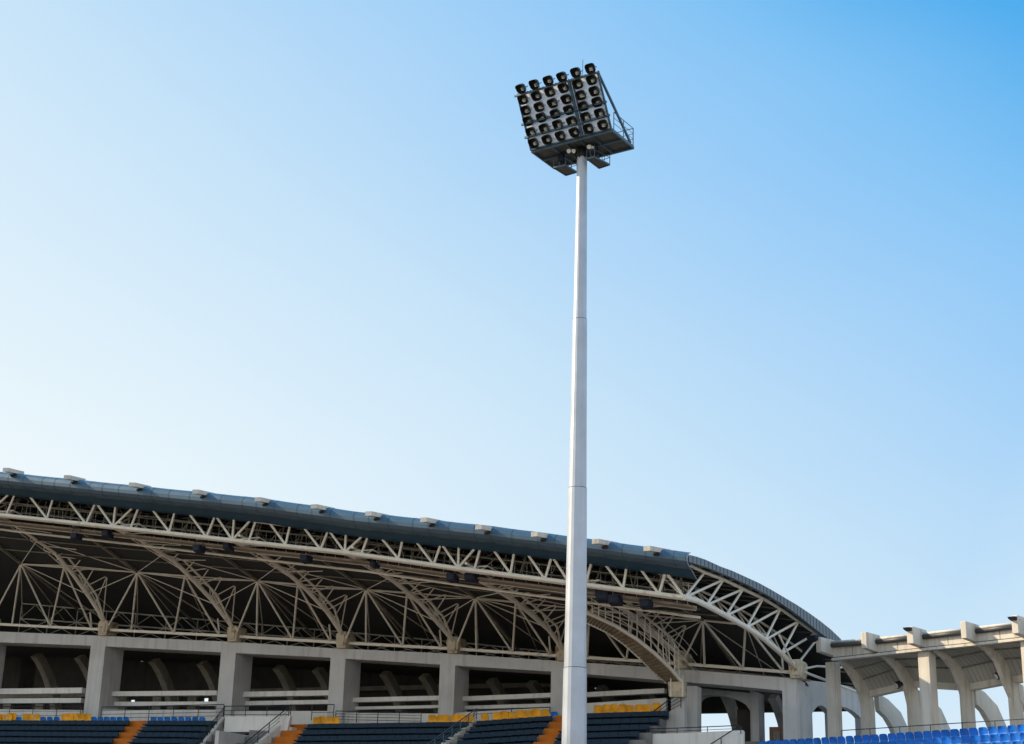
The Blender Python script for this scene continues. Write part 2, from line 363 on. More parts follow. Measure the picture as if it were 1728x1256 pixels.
# back cladding under the roof edge
m = MB()
for a, b in zip(urow(-9.3, 10, .2), urow(-9.3, 10, .2)[1:]):
    za, zb_ = Rz_(a, -9.3)-.15, Rz_(b, -9.3)-.15; la, lb = min(zbb(a)+.2, za-.1), min(zbb(b)+.2, zb_-.1)
    m.hexa([MF.w(a,-9.4,la),MF.w(b,-9.4,lb),MF.w(b,-9.3,lb),MF.w(a,-9.3,la),MF.w(a,-9.4,za),MF.w(b,-9.4,zb_),MF.w(b,-9.3,zb_),MF.w(a,-9.3,za)])
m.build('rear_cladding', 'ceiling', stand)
# purlins: along the roof underside and along the lining
m = MB()
for i in range(21):
    v = 11.6 - i*.95
    us = urow(v, 10, .1); m.tube([MF.w(u, v, Rz_(u, v)-.26) for u in us], .055, 4)
for v in (8.6, 6.9, 5.2):
    us = urow(v, 36, 1.8); m.tube([MF.w(u, v, Cz(u, v)-.07) for u in us], .04, 4)
m.build('purlins', 'purlin', roof)
m = MB(); # bracing, pipes and hangers in the roof void behind the front truss
u = UL
while u < Nd[-1][0]-.5:
    for v in (10.3, 9.1, 7.6):
        z0, z1 = Nz(u)+.15, Rz_(u, v)-.3
        f = random.uniform(.25, .8)
        m.tube([MF.w(u, v, z0+.1), MF.w(u+random.uniform(-.5,.9), v, z0+(z1-z0)*f)], .02+random.random()*.015, 4)
        if random.random() < .6:
            m.tube([MF.w(u, v, z0+(z1-z0)*f), MF.w(u+random.uniform(.6,1.6), v+random.uniform(-.4,.4), z0+(z1-z0)*random.uniform(.2,.9))], .018, 4)
    u += random.uniform(.6, 1.1)
for v, f in ((10.4,.35),(10,.62),(9.2,.2),(9.6,.8),(8.2,.5),(7.4,.85),(8.8,.95)):
    m.tube([MF.w(u_, v, Nz(u_)+.15+(Rz_(u_, v)-.4-Nz(u_))*f + random.uniform(-.06,.06)) for u_ in urow(v, 40, 1.2)], .035, 4)
m.build('void_bracing', 'purlin', roof)
# gutter: rolled blue nose + flat strip, its downward-facing shade put into a darker blue
prof = [(11.95,1.26),(12.16,1.20),(12.36,1.06),(12.47,.86),(12.46,.66),(12.32,.49),(12.06,.38),(11.8,.33)]
strip = [(11.8,.33),(11.55,.22),(11.25,.08),(11.0,0)]
def sweep(profile, us, thick, scal=None):
    m = MB(); A = []; B_ = []
    for u in us:
        k = (Rz_(u, 12)+.05-Gz(u))/1.26 + (scal(u) if scal else 0)
        A.append([MF.w(u, v, Gz(u)+z*k) for v, z in profile]); B_.append([MF.w(u, v-thick, Gz(u)+z*k) for v, z in profile])
    m.grid(A); m.grid(B_); m.grid([A[0], B_[0]]); m.grid([A[-1], B_[-1]])
    m.grid([[r[0] for r in A],[r[0] for r in B_]]); m.grid([[r[-1] for r in A],[r[-1] for r in B_]])
    return m
ppx = [5,108,218,325,430,525,617,710,803,897,1000,1087]
pyt = [788,800.5,813,825,838,850,862,872.5,885,897,909,921]
nus = 200; us = [UL + (UE-UL)*i/nus for i in range(nus+1)]
pru = [MF.hit(x+14, y+8, 12.3)[0] for x, y in zip(ppx, pyt)]
def scal(u):                         # the nose sags slightly between the outriggers
    for a, b in zip(pru, pru[1:]):
        if a <= u <= b: return .006*math.cos(2*math.pi*(u-a)/(b-a))
    return 0
sweep(strip, us, .05, scal).build('flashing_strip', 'flashing', roof)
m = sweep(prof, us, .06, scal); m.m = 1; u = UL+.4; i = 0                  # standing seams of the nose
while u < UE-.3:
    A = []
    k = (Rz_(u, 12)+.05-Gz(u))/1.26 + scal(u)
    pts = [MF.w(u, v+.012, Gz(u)+z*k) for v, z in prof]; m.tube(pts, .006, 4)
    i += 1; u += 1.15 + .25*((i*7)%3-1)
m.build('gutter', ['gutter', 'seam'], roof)
# outriggers above the gutter
for x, y, u in zip(ppx, pyt, pru):
    m = MB(); uc, z = MF.hit(x+4.5, y+5, 13.6); ue, ze = MF.hit(x+50, y+18, 10.2)
    a = MF.w(uc, 13.6, z); b = MF.w(ue, 11.2, ze); d = (b-a).normalized()
    side = d.cross(Vector((0,0,1))).normalized()*.17
    def sec(p, h): return [p-side-Vector((0,0,h)), p+side-Vector((0,0,h)), p+side+Vector((0,0,.12)), p-side+Vector((0,0,.12))]
    mid = a+(b-a)*.5
    m.hexa(sec(a, .1)+sec(b, .1))
    o = m.build('outrigger_beam', 'concrete_warm', stand)
    m = MB(); um = uc+(ue-uc)*.62; zm = mid.z-.15; zt = Rz_(um, 12)-.05
    pm = a+(b-a)*.58; e1, e2 = d*.22, side*.8
    m.hexa([pm-e1-e2-Vector((0,0,.3)), pm+e1*1.2-e2-Vector((0,0,.3)), pm+e1*1.2+e2-Vector((0,0,.3)), pm-e1+e2-Vector((0,0,.3)), pm-e1*1.9-e2-Vector((0,0,.17)), pm+e1*1.9-e2-Vector((0,0,.15)), pm+e1*1.9+e2-Vector((0,0,.15)), pm-e1*1.9+e2-Vector((0,0,.17))])
    m.build('outrigger_bracket', 'seam', o)
# gable fascia -----------------------------------------------------------------
fb_px = [(1161,948.6),(1175,952.5),(1189.5,957),(1214.6,967),(1233.8,975),(1256,985),(1279,996.5),(1300,1008),(1322,1022),(1344,1037.5),(1365.7,1055),(1383,1068.5),(1400,1081),(1418,1096)]
fbt = [EF.hit(x, y, .5*sg) for x, y in fb_px]
OUT = EF.n if (EF.n.dot(MF.t) > 0) else -EF.n
sg = 1 if EF.n.dot(MF.t) > 0 else -1
m = MB().band(EF, fas, [(s, z) for (s, _), (_, z) in zip(fas, fbt)], .38*sg, .55*sg); m.m = 1
n = 44
for i in range(1, n):
    s = fas[0][0] + (fas[-1][0]-fas[0][0])*i/n
    m.beam(EF.w(s, .556*sg, lerp(fbt, s)+.01), EF.w(s, .556*sg, lerp(fas, s)-.01), .02, .012)
m.build('gable_fascia', ['fascia', 'seam'], roof)
# end cap of the gutter nose
m = MB(); k = (Rz_(UE, 12)+.05-Gz(UE))/1.26
poly = [MF.w(UE+.02, v, Gz(UE)+z*k) for v, z in prof+strip[1:]] + [MF.w(UE+.02, v-.14, Gz(UE)+z*k) for v, z in reversed(prof+strip[1:])]
m.prism(poly, MF.t*.05); m.build('gutter_end_cap', 'fascia', roof)
# rib trusses --------------------------------------------------------------------
rib_px = {
 1: [(-20,867),(13,877),(51,903),(92,932),(125,972),(153,1011),(175,1046)],
 2: [(191,889),(237,911),(295,948),(325,978),(356,1011),(391,1057)],
 3: [(392,911.5),(438,932),(489,970),(517,995),(553,1034),(576,1068)],
 4: [(582,932),(637,959),(680,993),(709,1018),(736,1048),(762,1078)],
 5: [(773,959),(813,981),(866,1012),(900,1040),(927,1064),(947,1092)],
 6: [(960,983),(1013,1003),(1052,1028),(1090,1060),(1120,1084),(1146,1104)],
 7: [(1155.6,1008.5),(1175,1013.5),(1192,1021.6),(1225,1039),(1260,1059),(1291,1080),(1315,1100),(1338,1121)]}
for i in range(8):
    (fu, fz), (bu, bz) = (Nd[i], Bu[i]); p = MF.w(fu, VF, 0); q = MF.w(bu, 0, 0); F = Frame(p.x, p.y, (q-p).x, (q-p).y); L = (q-p).length
    if i == 0:
        low = [(0, fz), (L*.3, fz-1.2), (L*.7, fz-3.6), (L, bz+.4)]
    else:
        low = [F.hit(x, y, 0) for x, y in rib_px[i]]
        low[0] = (0, fz)
    lowf = lambda s: lerp(low, s)
    m = MB()
    m.tube([F.w(s, 0, z) for s, z in low], .13 if i < 7 else .14, 10)
    if i < 7:
        m.tube([F.w(s, .45, z+.22) for s, z in low[:-1]] + [F.w(low[-1][0], .05, low[-1][1])], .07, 6)
        nseg = 9; upz = lambda s: max(Cz(fu + (bu-fu)*s/L, VF*(1-s/L)) - .05, lowf(s)+.1)
        for dv in (1.35, -.7):
            pu = [F.w(L*(j+.5)/nseg, dv, upz(L*(j+.5)/nseg)) for j in range(nseg-1)]
            m.tube(pu+[F.w(L*.97, 0, lowf(L*.97)+.3)], .04, 5)
            for j in range(nseg-1):
                m.tube([F.w(L*j/nseg, 0, lowf(L*j/nseg)), pu[j]], .036, 5); m.tube([pu[j], F.w(L*(j+1)/nseg, 0, lowf(L*(j+1)/nseg))], .036, 5)
    else:
        up = [F.hit(x, y, 0) for x, y in [(1162.6,953),(1189,966),(1221,978),(1254,994),(1287.6,1010),(1317,1027.6),(1347.5,1048.5),(1376,1069),(1400,1088)]]
        lows = [F.hit(x, y, 0) for x, y in [(1155.6,1008.5),(1192,1021.6),(1225,1039),(1260,1059),(1291,1080),(1319,1103)]]
        m.tube([F.w(s, 0, z) for s, z in up], .09, 8)
        for j in range(6):
            m.tube([F.w(lows[j][0],0,lows[j][1]), F.w(up[j+1][0],0,up[j+1][1])], .065, 6)
            m.tube([F.w(lows[j][0],0,lows[j][1]), F.w(up[j+2][0],0,up[j+2][1])], .065, 6)
        bk = [(s, z-.25) for s, z in up]       # second, inner plane of the same truss
        m2 = MB(); m2.tube([F.w(s, -1.7*sg, z) for s, z in bk], .07, 6)
        for j in range(6):
            m2.tube([F.w(lows[j][0],0,lows[j][1]), F.w(bk[j][0]+.2,-1.7*sg,bk[j][1]-.1)], .05, 6)
            m2.tube([F.w(lows[j][0],0,lows[j][1]), F.w(bk[j+1][0],-1.7*sg,bk[j+1][1])], .05, 6)
        m2.build('gable_inner_truss', 'steel', stand)
        zb_ = Bu[7][1]
        m.tube([MF.w(Bu[7][0]+.1,-.1,zb_+.45), F.w(up[-2][0],0,up[-2][1]-.4)], .06, 6)
    if 0 < i < 7:                               # thin rods from the lining nodes to the ribs
        for (tu, tz) in (Td[i], Td[min(i+1, len(Td)-1)]):
            if abs(tu-bu) < 9.5:
                for f_ in (.38, .62, .82): m.tube([MF.w(tu, VT, tz), F.w(L*f_, 0, lowf(L*f_))], .028, 4)
        for f_ in (.25, .45): m.tube([F.w(L*f_, 0, lowf(L*f_)), MF.w(fu+(bu-fu)*f_+2.4, VF*(1-f_), Cz(fu+2.4, VF*(1-f_))-.1)], .03, 4)
    m.build('rib_truss', 'steel', stand)
# rear truss over the bearings -------------------------------------------------
for i in range(7):
    (u0, z0), (u1, z1) = Bu[i], Bu[i+1]; m = MB(); L = u1-u0
    zb = lambda f: z0 + (z1-z0)*f - .10
    Bp = lambda f: MF.w(u0+L*f, -.1, zb(f))
    m.beam(Bp(.02), Bp(.98), .16, .16)
    Tu, Tzv = Td[i+1]; Tp = MF.w(Tu, VT, Tzv)
    Qu = Tu + L*.36; vq = VT; Qp = MF.w(Qu, VT, Tz(Qu)-.02)
    for p, q in [(Bp(.0), Tp), (Bp(.2), Tp), (Bp(.535), Tp), (Bp(.535), Qp), (Bp(.88), Qp)]: m.tube([p, q], .06, 6)
    s_ = .62; ff = Nd[i+1]; rp = MF.w(ff[0]+(u1-ff[0])*s_, VF*(1-s_), Cz(ff[0]+(u1-ff[0])*s_, VF*(1-s_))-1.6)
    m.tube([Bp(.88), MF.w(u0+L*.885, .3, zb(.88)+1.0)], .055, 6)
    m.tube([Bp(1), MF.w(u0+L*.97, VT-.6, Tz(u0+L)-.3)], .055, 6)
    m.tube([Tp, Qp], .06, 6); m.tube([Qp, MF.w(*((Td[i+2][0], VT, Td[i+2][1]) if i+2 < len(Td) else (u1-1.0, VT-1.5, Cz(u1-1.0, VT-1.5)-.1)))], .045, 6)
    m.build('rear_truss', 'steel', stand)
    m = MB()
    # mid-bay beam along the lining, from the node to the front truss
    m.beam(MF.w(Tu, VT, Cz(Tu, VT)-.1), MF.w(Tu, VF-1.2, Cz(Tu, VF-1.2)-.1), .14, .16)
    m.beam(MF.w(Tu, VT, Cz(Tu, VT)-.1), MF.w(Tu, -6, Cz(Tu, -6)-.1), .1, .12)
    m.build('lining_beam', 'purlin', stand)
    m = MB()                                     # second, thinner truss plane further back with wind bracing
    zz = lambda u, k: (Cz(u, -3)-.1)*k + (zbt(u)+.25)*(1-k)
    for k_ in (0, .5, 1): m.tube([MF.w(u0, -3, zz(u0,k_)), MF.w(u1, -3, zz(u1,k_))], .045, 5)
    for f0, f1 in ((0, .25), (.25, .5), (.5, .75), (.75, 1)):
        ua, ub = u0+L*f0, u0+L*f1; um = (ua+ub)/2
        m.tube([MF.w(ua, -3, zz(ua,0)), MF.w(ub, -3, zz(ub,.5))], .03, 4); m.tube([MF.w(ua, -3, zz(ua,.5)), MF.w(ub, -3, zz(ub,0))], .03, 4)
        m.tube([MF.w(ua, -3, zz(ua,.5)), MF.w(um, -3, zz(um,1))], .03, 4); m.tube([MF.w(um, -3, zz(um,1)), MF.w(ub, -3, zz(ub,.5))], .03, 4)
        m.tube([MF.w(ua, -3, zz(ua,0)), MF.w(ua, -3, zz(ua,1))], .035, 4)
    for ut in (u0+L*.02, u0+L*.4, u0+L*.8): m.tube([Tp, MF.w(ut, -3, zz(ut,.5))], .035, 4)
    m.tube([Qp, MF.w(u0+L*.97, -3, zz(u0+L*.97,.5))], .03, 4); m.tube([Qp, MF.w(u0+L*.6, -3, zz(u0+L*.6,.5))], .03, 4)
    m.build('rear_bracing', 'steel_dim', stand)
m = MB(); zb_ = Bu[7][1]; u7 = Bu[7][0]
m.tube([MF.w(u7+.3,-.1,zb_-.05), MF.w(u7+1.9,-6.5,zb_-.45)], .07, 6); m.tube([MF.w(u7+.3,-.1,zb_+.1), MF.w(u7+.7,-1.6,zb_+.42), MF.w(u7+1.4,-4.5,zb_+.7)], .06, 6)
m.build('end_tie', 'steel', stand)
# interior of the concourse ------------------------------------------------------
tpxs = [(-100,1219),(0,1219),(370,1220),(500,1226),(720,1223),(800,1222),(930,1213),(1003,1208),(1130,1204)]
Zt = ext(H(1, tpxs)[1:]) ; Zt += [(10.6, 10.1), (10.8, 8.9), (17, 8.6)]
def TZ(u): return lerp(Zt, u)
m = MB()        # concourse floor, from the terrace top back
us = [UL + (16.9-UL)*i/24 for i in range(25)]
us = [u for u in us if u < 7.6]+[7.6]
m.band(MF, [(u, TZ(u)-.02) for u in us], [(u, TZ(u)-.5) for u in us], -9, 1.0)
m.fbox(MF, 7.605, 16.8, -9, .6, 8.3, 8.7)
m.build('concourse_floor', 'step', stand)
us = [UL + (16.9-UL)*i/24 for i in range(25)]
m = MB()        # slab over the concourse
us = [u for u in us if u <= 14.6]
m.band(MF, [(u, zbb(u)+.35) for u in us], [(u, zbb(u)+.1) for u in us], -9, -1.9)
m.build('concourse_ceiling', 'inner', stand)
def fin(F, u, pts_v_z_out, pts_in, th, mb):
    poly = [F.w(u-th/2, v, z) for v, z in pts_v_z_out] + [F.w(u-th/2, v, z) for v, z in reversed(pts_in)]
    mb.prism(poly, F.t*th)
# curved buttress ribs seen through the openings (two per bay)
def curved_rib(F, u, v0, z0, v1, z1, depth, th, n=8, back=1.0):
    o, i_ = [], []
    for k in range(n+1):
        a = k/n*math.pi/2
        v = v0 + (v1-v0)*(.55*math.sin(a)+.45*k/n); z = z1 + (z0-z1)*(.5*math.cos(a)+.5*(1-k/n))
        o.append((v-depth*back, z+depth*.55)); i_.append((v, z))
    mb = MB(); fin(F, u, o, i_, th, mb); return mb
for i in range(7):
    u0, u1 = colu[i][1], colu[i+1][0]; L = u1-u0
    for f in ((.17, .60) if i < 6 else (.28, .8)):
        u = u0+L*f-.4; zf = TZ(u)
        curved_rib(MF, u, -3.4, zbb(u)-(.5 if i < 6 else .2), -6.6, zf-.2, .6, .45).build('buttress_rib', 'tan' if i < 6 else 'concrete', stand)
# rear wall of the concourse with daylight gaps
m = MB(); uu = UL
def wall(u0, u1, a, b, v=-9.0, th=.25, mb=None):   # between two heights above the local floor
    mb.hexa([MF.w(u0,v,TZ(u0)+a),MF.w(u1,v,TZ(u1)+a),MF.w(u1,v+th,TZ(u1)+a),MF.w(u0,v+th,TZ(u0)+a),MF.w(u0,v,TZ(u0)+b),MF.w(u1,v,TZ(u1)+b),MF.w(u1,v+th,TZ(u1)+b),MF.w(u0,v+th,TZ(u0)+b)])
u6 = MF.hit(1170, 1200, -9)[0]
gaps = []
for x, y in ((35,1183),(125,1183),(226,1186),(350,1183),(134,1196)):
    r = MF.hit(x, y, -9); gaps.append(r)
gu = sorted(set(round(g_[0],2) for g_ in gaps[:4]))
edges = [UL]
for c in gu: edges += [c-.24, c+.24]
edges.append(u6)
for k in range(len(edges)-1):
    a, b = edges[k], edges[k+1]
    hi = zbb(b)+.15-TZ(b)
    if k == 0: wall(a, -41.0, -.3, hi, mb=m); a = -41.0
    if k % 2 == 0:
        n_ = max(1, int((b-a)/3)); 
        for q in range(n_): p0, p1 = a+(b-a)*q/n_, a+(b-a)*(q+1)/n_; wall(p0, p1, -.3, (zbb(p0)+zbb(p1))/2+.2-TZ((p0+p1)/2), mb=m)
    else:
        zc = [g_[1] for g_ in gaps if abs(g_[0]-(a+b)/2) < .5][0]-TZ((a+b)/2)
        wall(a, b, -.3, zc-.15, mb=m); wall(a, b, zc+.18, hi, mb=m)
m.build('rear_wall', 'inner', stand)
m = MB()
for k in range(40):      # block piers and ledges on the rear wall
    u = UL + 1 + k*1.45
    if u > u6-.6 or any(abs(u-c) < .9 for c in gu): continue
    wall(u, u+.7, 0, 2.7, v=-8.7, th=.25, mb=m)
wall(UL, u6, 2.72, 3.0, v=-8.66, th=.3, mb=m)
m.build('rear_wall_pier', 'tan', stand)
# horizontal beams between the columns
def bar_between(name, spans, v, dep, mt):
    for (x0,y0,x1,y1,h) in spans:
        a, b = MF.hit(x0,y0,v), MF.hit(x1,y1,v); c, d = MF.hit(x0,y0+h,v), MF.hit(x1,y1+h,v)
        MB().band(MF, [a,b], [(a[0],c[1]),(b[0],d[1])], v-dep, v).build(name, mt, stand)
bar_between('cross_beam', [(-60,1163,139,1160.5,9.3),(188,1167,366,1165.5,7.8),(408,1167.6,555,1165,8.5),(591,1177.7,741,1174,7.6),(780,1175.5,931,1169.3,7.6),(957,1170,1121,1161.5,8)], -1.2, .5, 'white_wall')
bar_between('lower_cross_beam', [(-60,1179.5,137,1178,8),(185,1184.5,366,1184,7),(406,1183.5,555,1181,7),(589,1193,741,1190,5),(778,1191.5,930,1187,6)], -1.5, .4, 'white_wall')
# parapet wall segments behind the top row
bar_between('parapet_wall', [(-60,1196.5,138,1198.5,18),(166,1198,369,1198,20),(393,1200,555,1200,26),(579,1203,741,1204.5,24),(765,1203,930,1194,26),(957,1189,1124,1178,30)], -.35, .25, 'white_wall')
# terrace steps --------------------------------------------------------------------
ecut = MF.hit(380, 1209, 2.6)[0]
for ua, ub, n_ in ((UL, -41.0, 6), (-41.0, ecut, 14), (ecut+1.75, 10.2, 20)):
    m = MB(); us = [ua + (ub-ua)*i/n_ for i in range(n_+1)]
    for k in range(20):
        v0, v1 = 1+.8*k, 1+.8*(k+1)
        m.band(MF, [(u, TZ(u)-.42*k-(.02 if k else 0)) for u in us], [(u, TZ(u)-.42*(k+1.6)) for u in us], v0 if k else .95, v1)
    m.build('terrace_steps', 'step', stand)
# ---------------------------------------------------------------- terrace furniture
def px_u(x, y, v): return MF.hit(x, y, v)[0]
# orange stairways: columns of painted treads; (x at top, x at bottom of frame)
def row_u(xt, yt, xb, yb, k, kmax=6):
    ut = px_u(xt, yt, 1.4); ub = px_u(xb, yb, 1+.8*5.2); return ut + (ub-ut)*k/4.6
stairs = [((225,1216,183,1256),(253,1216,214,1256),'orange painted stairway climbing between the left and middle banks of navy benches'),
          ((492,1222,440,1256),(523,1222,486,1256),'orange stairway climbing beside the white stair parapet of the entrance block'),
          ((940,1224,899,1256),(963,1220,934,1256),'orange stairway climbing towards the column just left of the mast')]
aisles = []
for (l, r, lab) in stairs:
    s0 = thing('aisle_stairway', lab, 'stairway', MF.w(px_u(l[0],l[1],1), 4, TZ(px_u(l[0],l[1],1))-2), 'orange stairways in the seating')
    al = []
    for k in range(8):
        ul, ur = row_u(*l, k), row_u(*r, k); al.append((ul, ur)); z = TZ((ul+ur)/2)-.42*k
        mb = MB(); mb.fbox(MF, ul, ur, 1+.8*k-.02, 1+.8*(k+1)+.02, z-.40, z+.03); mb.fbox(MF, ul, ur, 1+.8*k+.42, 1+.8*(k+1)+.03, z-.62, z-.19-.02)
        mb.build('tread', 'orange', s0)
    aisles.append(al)
# entrance block boundaries (benches stop there)
def wdg(xt, yt, xb, yb): return lambda k: row_u(xt, yt, xb, yb, k)
blocks = [
 ('far left bank', lambda k: UL+1, lambda k: aisles[0][min(k,7)][0]-.05),
 ('bank left of the white entrance block', lambda k: aisles[0][min(k,7)][1]+.05, wdg(378,1222,330,1256)),
 ('middle bank left of the stepped parapet', lambda k: aisles[1][min(k,7)][1]+.05, wdg(800,1222,742,1256)),
 ('bank just right of the stepped parapet', wdg(812,1222,762,1256), lambda k: aisles[2][min(k,7)][0]-.05),
 ('bank right of the mast', lambda k: aisles[2][min(k,7)][1]+.05, wdg(1144,1205,1066,1256))]
ordn = ['topmost','second from the top','third from the top','fourth from the top','fifth from the top','sixth from the top','seventh from the top','eighth from the top']
for where, fa, fb in blocks:
    for k in range(1, 8):
        a, b = fa(k), fb(k)
        if b - a < .8: continue
        n = max(1, int((b-a)/.5)); mb = MB(); st = (b-a)/n
        for j in range(n):
            u0, u1 = a+st*j+.004, a+st*(j+1)-.004; z = TZ((u0+u1)/2) - .42*k; vb = 1+.8*k
            zz = z + random.uniform(-.006, .006)
            for (p, q) in (((vb+.10, zz+.40), (vb+.42, zz+.17)),):
                mb.hexa([MF.w(u0,vb+.42,zz+.12),MF.w(u1,vb+.42,zz+.12),MF.w(u1,vb+.78,zz+.15),MF.w(u0,vb+.78,zz+.15),MF.w(u0,vb+.42,zz+.17),MF.w(u1,vb+.42,zz+.17),MF.w(u1,vb+.78,zz+.2),MF.w(u0,vb+.78,zz+.2)])
            mb.hexa([MF.w(u0,vb+.30,zz+.0),MF.w(u1,vb+.30,zz+.0),MF.w(u1,vb+.40,zz+.0),MF.w(u0,vb+.40,zz+.0),MF.w(u0+.012,vb+.22,zz+.44),MF.w(u1-.012,vb+.22,zz+.44),MF.w(u1-.012,vb+.28,zz+.44),MF.w(u0+.012,vb+.28,zz+.44)])
        base = MF.w((a+b)/2, 1+.8*k+.4, TZ((a+b)/2)-.42*k)
        o = mb.build('bench_row', 'navy', None, base)
        tag(o, 'dark navy bench row, %s, %s' % (ordn[k-1], where), 'bench', 'navy bench rows of the grandstand')
# individual moulded seats -----------------------------------------------------------
def seat_proto(name, mt, label, group, cat='seat', sc_=1.0):
    s0 = thing(name, label, cat, (0,0,0), group)
    m = MB(); nx = 6; rows_f, rows_b = [], []
    for (y, z, wd) in ((.0,.02,.19),(.015,.14,.215),(-.02,.28,.215),(-.05,.38,.20),(-.065,.425,.15)):
        rf = []; rb = []
        for i in range(nx+1):
            x = (i/nx*2-1); zz = z - (0 if z < .35 else .018*x*x)
            c = .05*x*x
            rf.append(Vector((x*wd, y - .0 + c*-1 , zz))); rb.append(Vector((x*wd, y+.03 - c, zz)))
        rows_f.append([p*sc_ for p in rf]); rows_b.append([p*sc_ for p in rb])
    m.grid(rows_f); m.grid(rows_b); m.grid([rows_f[-1], rows_b[-1]]); m.grid([rows_f[0], rows_b[0]])
    m.grid([[r[0] for r in rows_f],[r[0] for r in rows_b]]); m.grid([[r[-1] for r in rows_f],[r[-1] for r in rows_b]])
    m.build('backrest', mt, s0, (0,0,0))
    m = MB()
    t_ = [[Vector((x, y, .04+ (.02 if abs(x) > .15 else 0) - (.03 if y < -.36 else 0))) for x in (-.21,-.16,0,.16,.21)] for y in (.02,-.12,-.3,-.4)]
    b_ = [[p-Vector((0,0,.05)) for p in r] for r in t_]
    m.grid(t_); m.grid(b_); m.grid([t_[0],b_[0]]); m.grid([t_[-1],b_[-1]]); m.grid([[r[0] for r in t_],[r[0] for r in b_]]); m.grid([[r[-1] for r in t_],[r[-1] for r in b_]])
    m.build('seat_pan', mt, s0, (0,0,0))
    return s0
def facing(F): return math.atan2(F.n.y, F.n.x) + math.pi/2     # seat faces -Y locally
rot = facing(MF)
ys = seat_proto('yellow_seat', 'yellow_seat', '', 'yellow seats along the top row of the grandstand', sc_=1.12)
used = [False]
def put(proto, flag, loc, rz, label):
    if not flag[0]: flag[0] = True; proto.location = loc; proto.rotation_euler = (0,0,rz); proto['label'] = label; return proto
    return copy_thing(proto, loc, rz, label)
clusters = [(-6,30,2.4,'yellow seat in the cluster at the far left edge'),
            (40,69,2.4,'yellow seat in the small cluster left of the first column'),
            (105,155,4,'yellow seat in the cluster below the first column'),
            (531,573,3.5,'yellow seat in the cluster below the third column'),
            (726,800,6,'yellow seat in the cluster left of the stepped parapet'),
            (812,826,1,'lone yellow plastic seat just right of the stepped stair parapet'),
            (832,927,8.5,'yellow seat in the row left of the mast'),
            (1003,1115,12,'yellow seat in the row right of the mast')]
yu = []
for x0, x1, n, lab in clusters:
    y = 1218; u0, u1 = px_u(x0, y, 1.3), px_u(x1, y, 1.3); k = max(1, round((u1-u0)/.47)); st = (u1-u0)/k
    for j in range(k):
        u = u0 + st*(j+.5) + random.uniform(-.06,.06); put(ys, used, MF.w(u, 1.38, TZ(u)+.02 + random.uniform(-.05,.05)), rot + random.uniform(-.25,.25), (ordw(j+1)+' '+lab+', counted from the left') if k > 1 else lab); yu.append(u)
bs = seat_proto('blue_seat', 'blue_seat', '', 'blue seats of the stadium'); bused = [False]
for x0, x1, lab in ((30,39,'blue seat between the two leftmost yellow clusters'),(70,104,'blue seat between two yellow clusters left of the first column'),(156,221,'blue top row seat left of the first orange stairway'),
                    (256,350,'blue top row seat right of the first orange stairway'),(929,946,'blue top row seat directly left of the mast')):
    y = 1218; u0, u1 = px_u(x0, y, 1.3), px_u(x1, y, 1.3); k = max(1, round((u1-u0)/.5)); st = (u1-u0)/k
    for j in range(k):
        u = u0 + st*(j+.5); put(bs, bused, MF.w(u, 1.42, TZ(u)-.12), rot, (ordw(j+1)+' '+lab+', counted from the left') if k > 1 else lab)
# ---------------------------------------------------------------- railings
def railing(F, pts, h, label, posts=2.0, wires=2, mt='rail', r=.03, drop0=None, name='railing', group=None):
    """pts: list of 3D points of the top rail"""
    pts = [Vector(p) for p in pts]; b = pts[0] - Vector((0,0,h)); t = thing(name, label, 'railing', b, group)
    m = MB(); m.tube(pts, r, 6)
    for k in range(wires): dz = h*(k+1)/(wires+1.0); m.tube([p-Vector((0,0,dz)) for p in pts], r*.5, 4)
    m.build('rails', mt, t)
    L = sum((q-p).length for p, q in zip(pts, pts[1:])); n = max(1, round(L/posts))
    for k in range(n+1):
        d = L*k/n; 
        for p, q in zip(pts, pts[1:]):
            l = (q-p).length
            if d <= l+1e-4: c = p+(q-p)*(d/l if l else 0); break
            d -= l
        MB().tube([c-Vector((0,0,h)), c+Vector((0,0,.0))], r*.85, 6).build('post', mt, t)
    return t
def hp(v, pts): return [MF.w(u, v, z) for u, z in H(v, pts)]
railing(MF, hp(.6, [(-60,1193),(137,1192.5)]), .85, 'navy railing at the far left edge of the stand, left of the first column')
railing(MF, hp(.6, [(172,1193.5),(378,1189)]), .9, 'navy railing between the first and second columns', wires=3, posts=1.9)
railing(MF, hp(.5, [(379,1192),(488,1191.5)]), .75, 'navy railing on the white entrance block', posts=1.6)
railing(MF, hp(.5, [(527,1189.5),(564,1189)]), .9, 'short navy railing right of the entrance stairs', posts=1.4, wires=1)
railing(MF, hp(.6, [(567,1200),(711,1202.5)]), .65, 'navy railing between the third and fourth columns', posts=1.5, wires=3)
railing(MF, hp(.2, [(800,1200),(928,1193.5)]), .35, 'thin dark railing between the fourth and fifth columns', posts=3, wires=1)
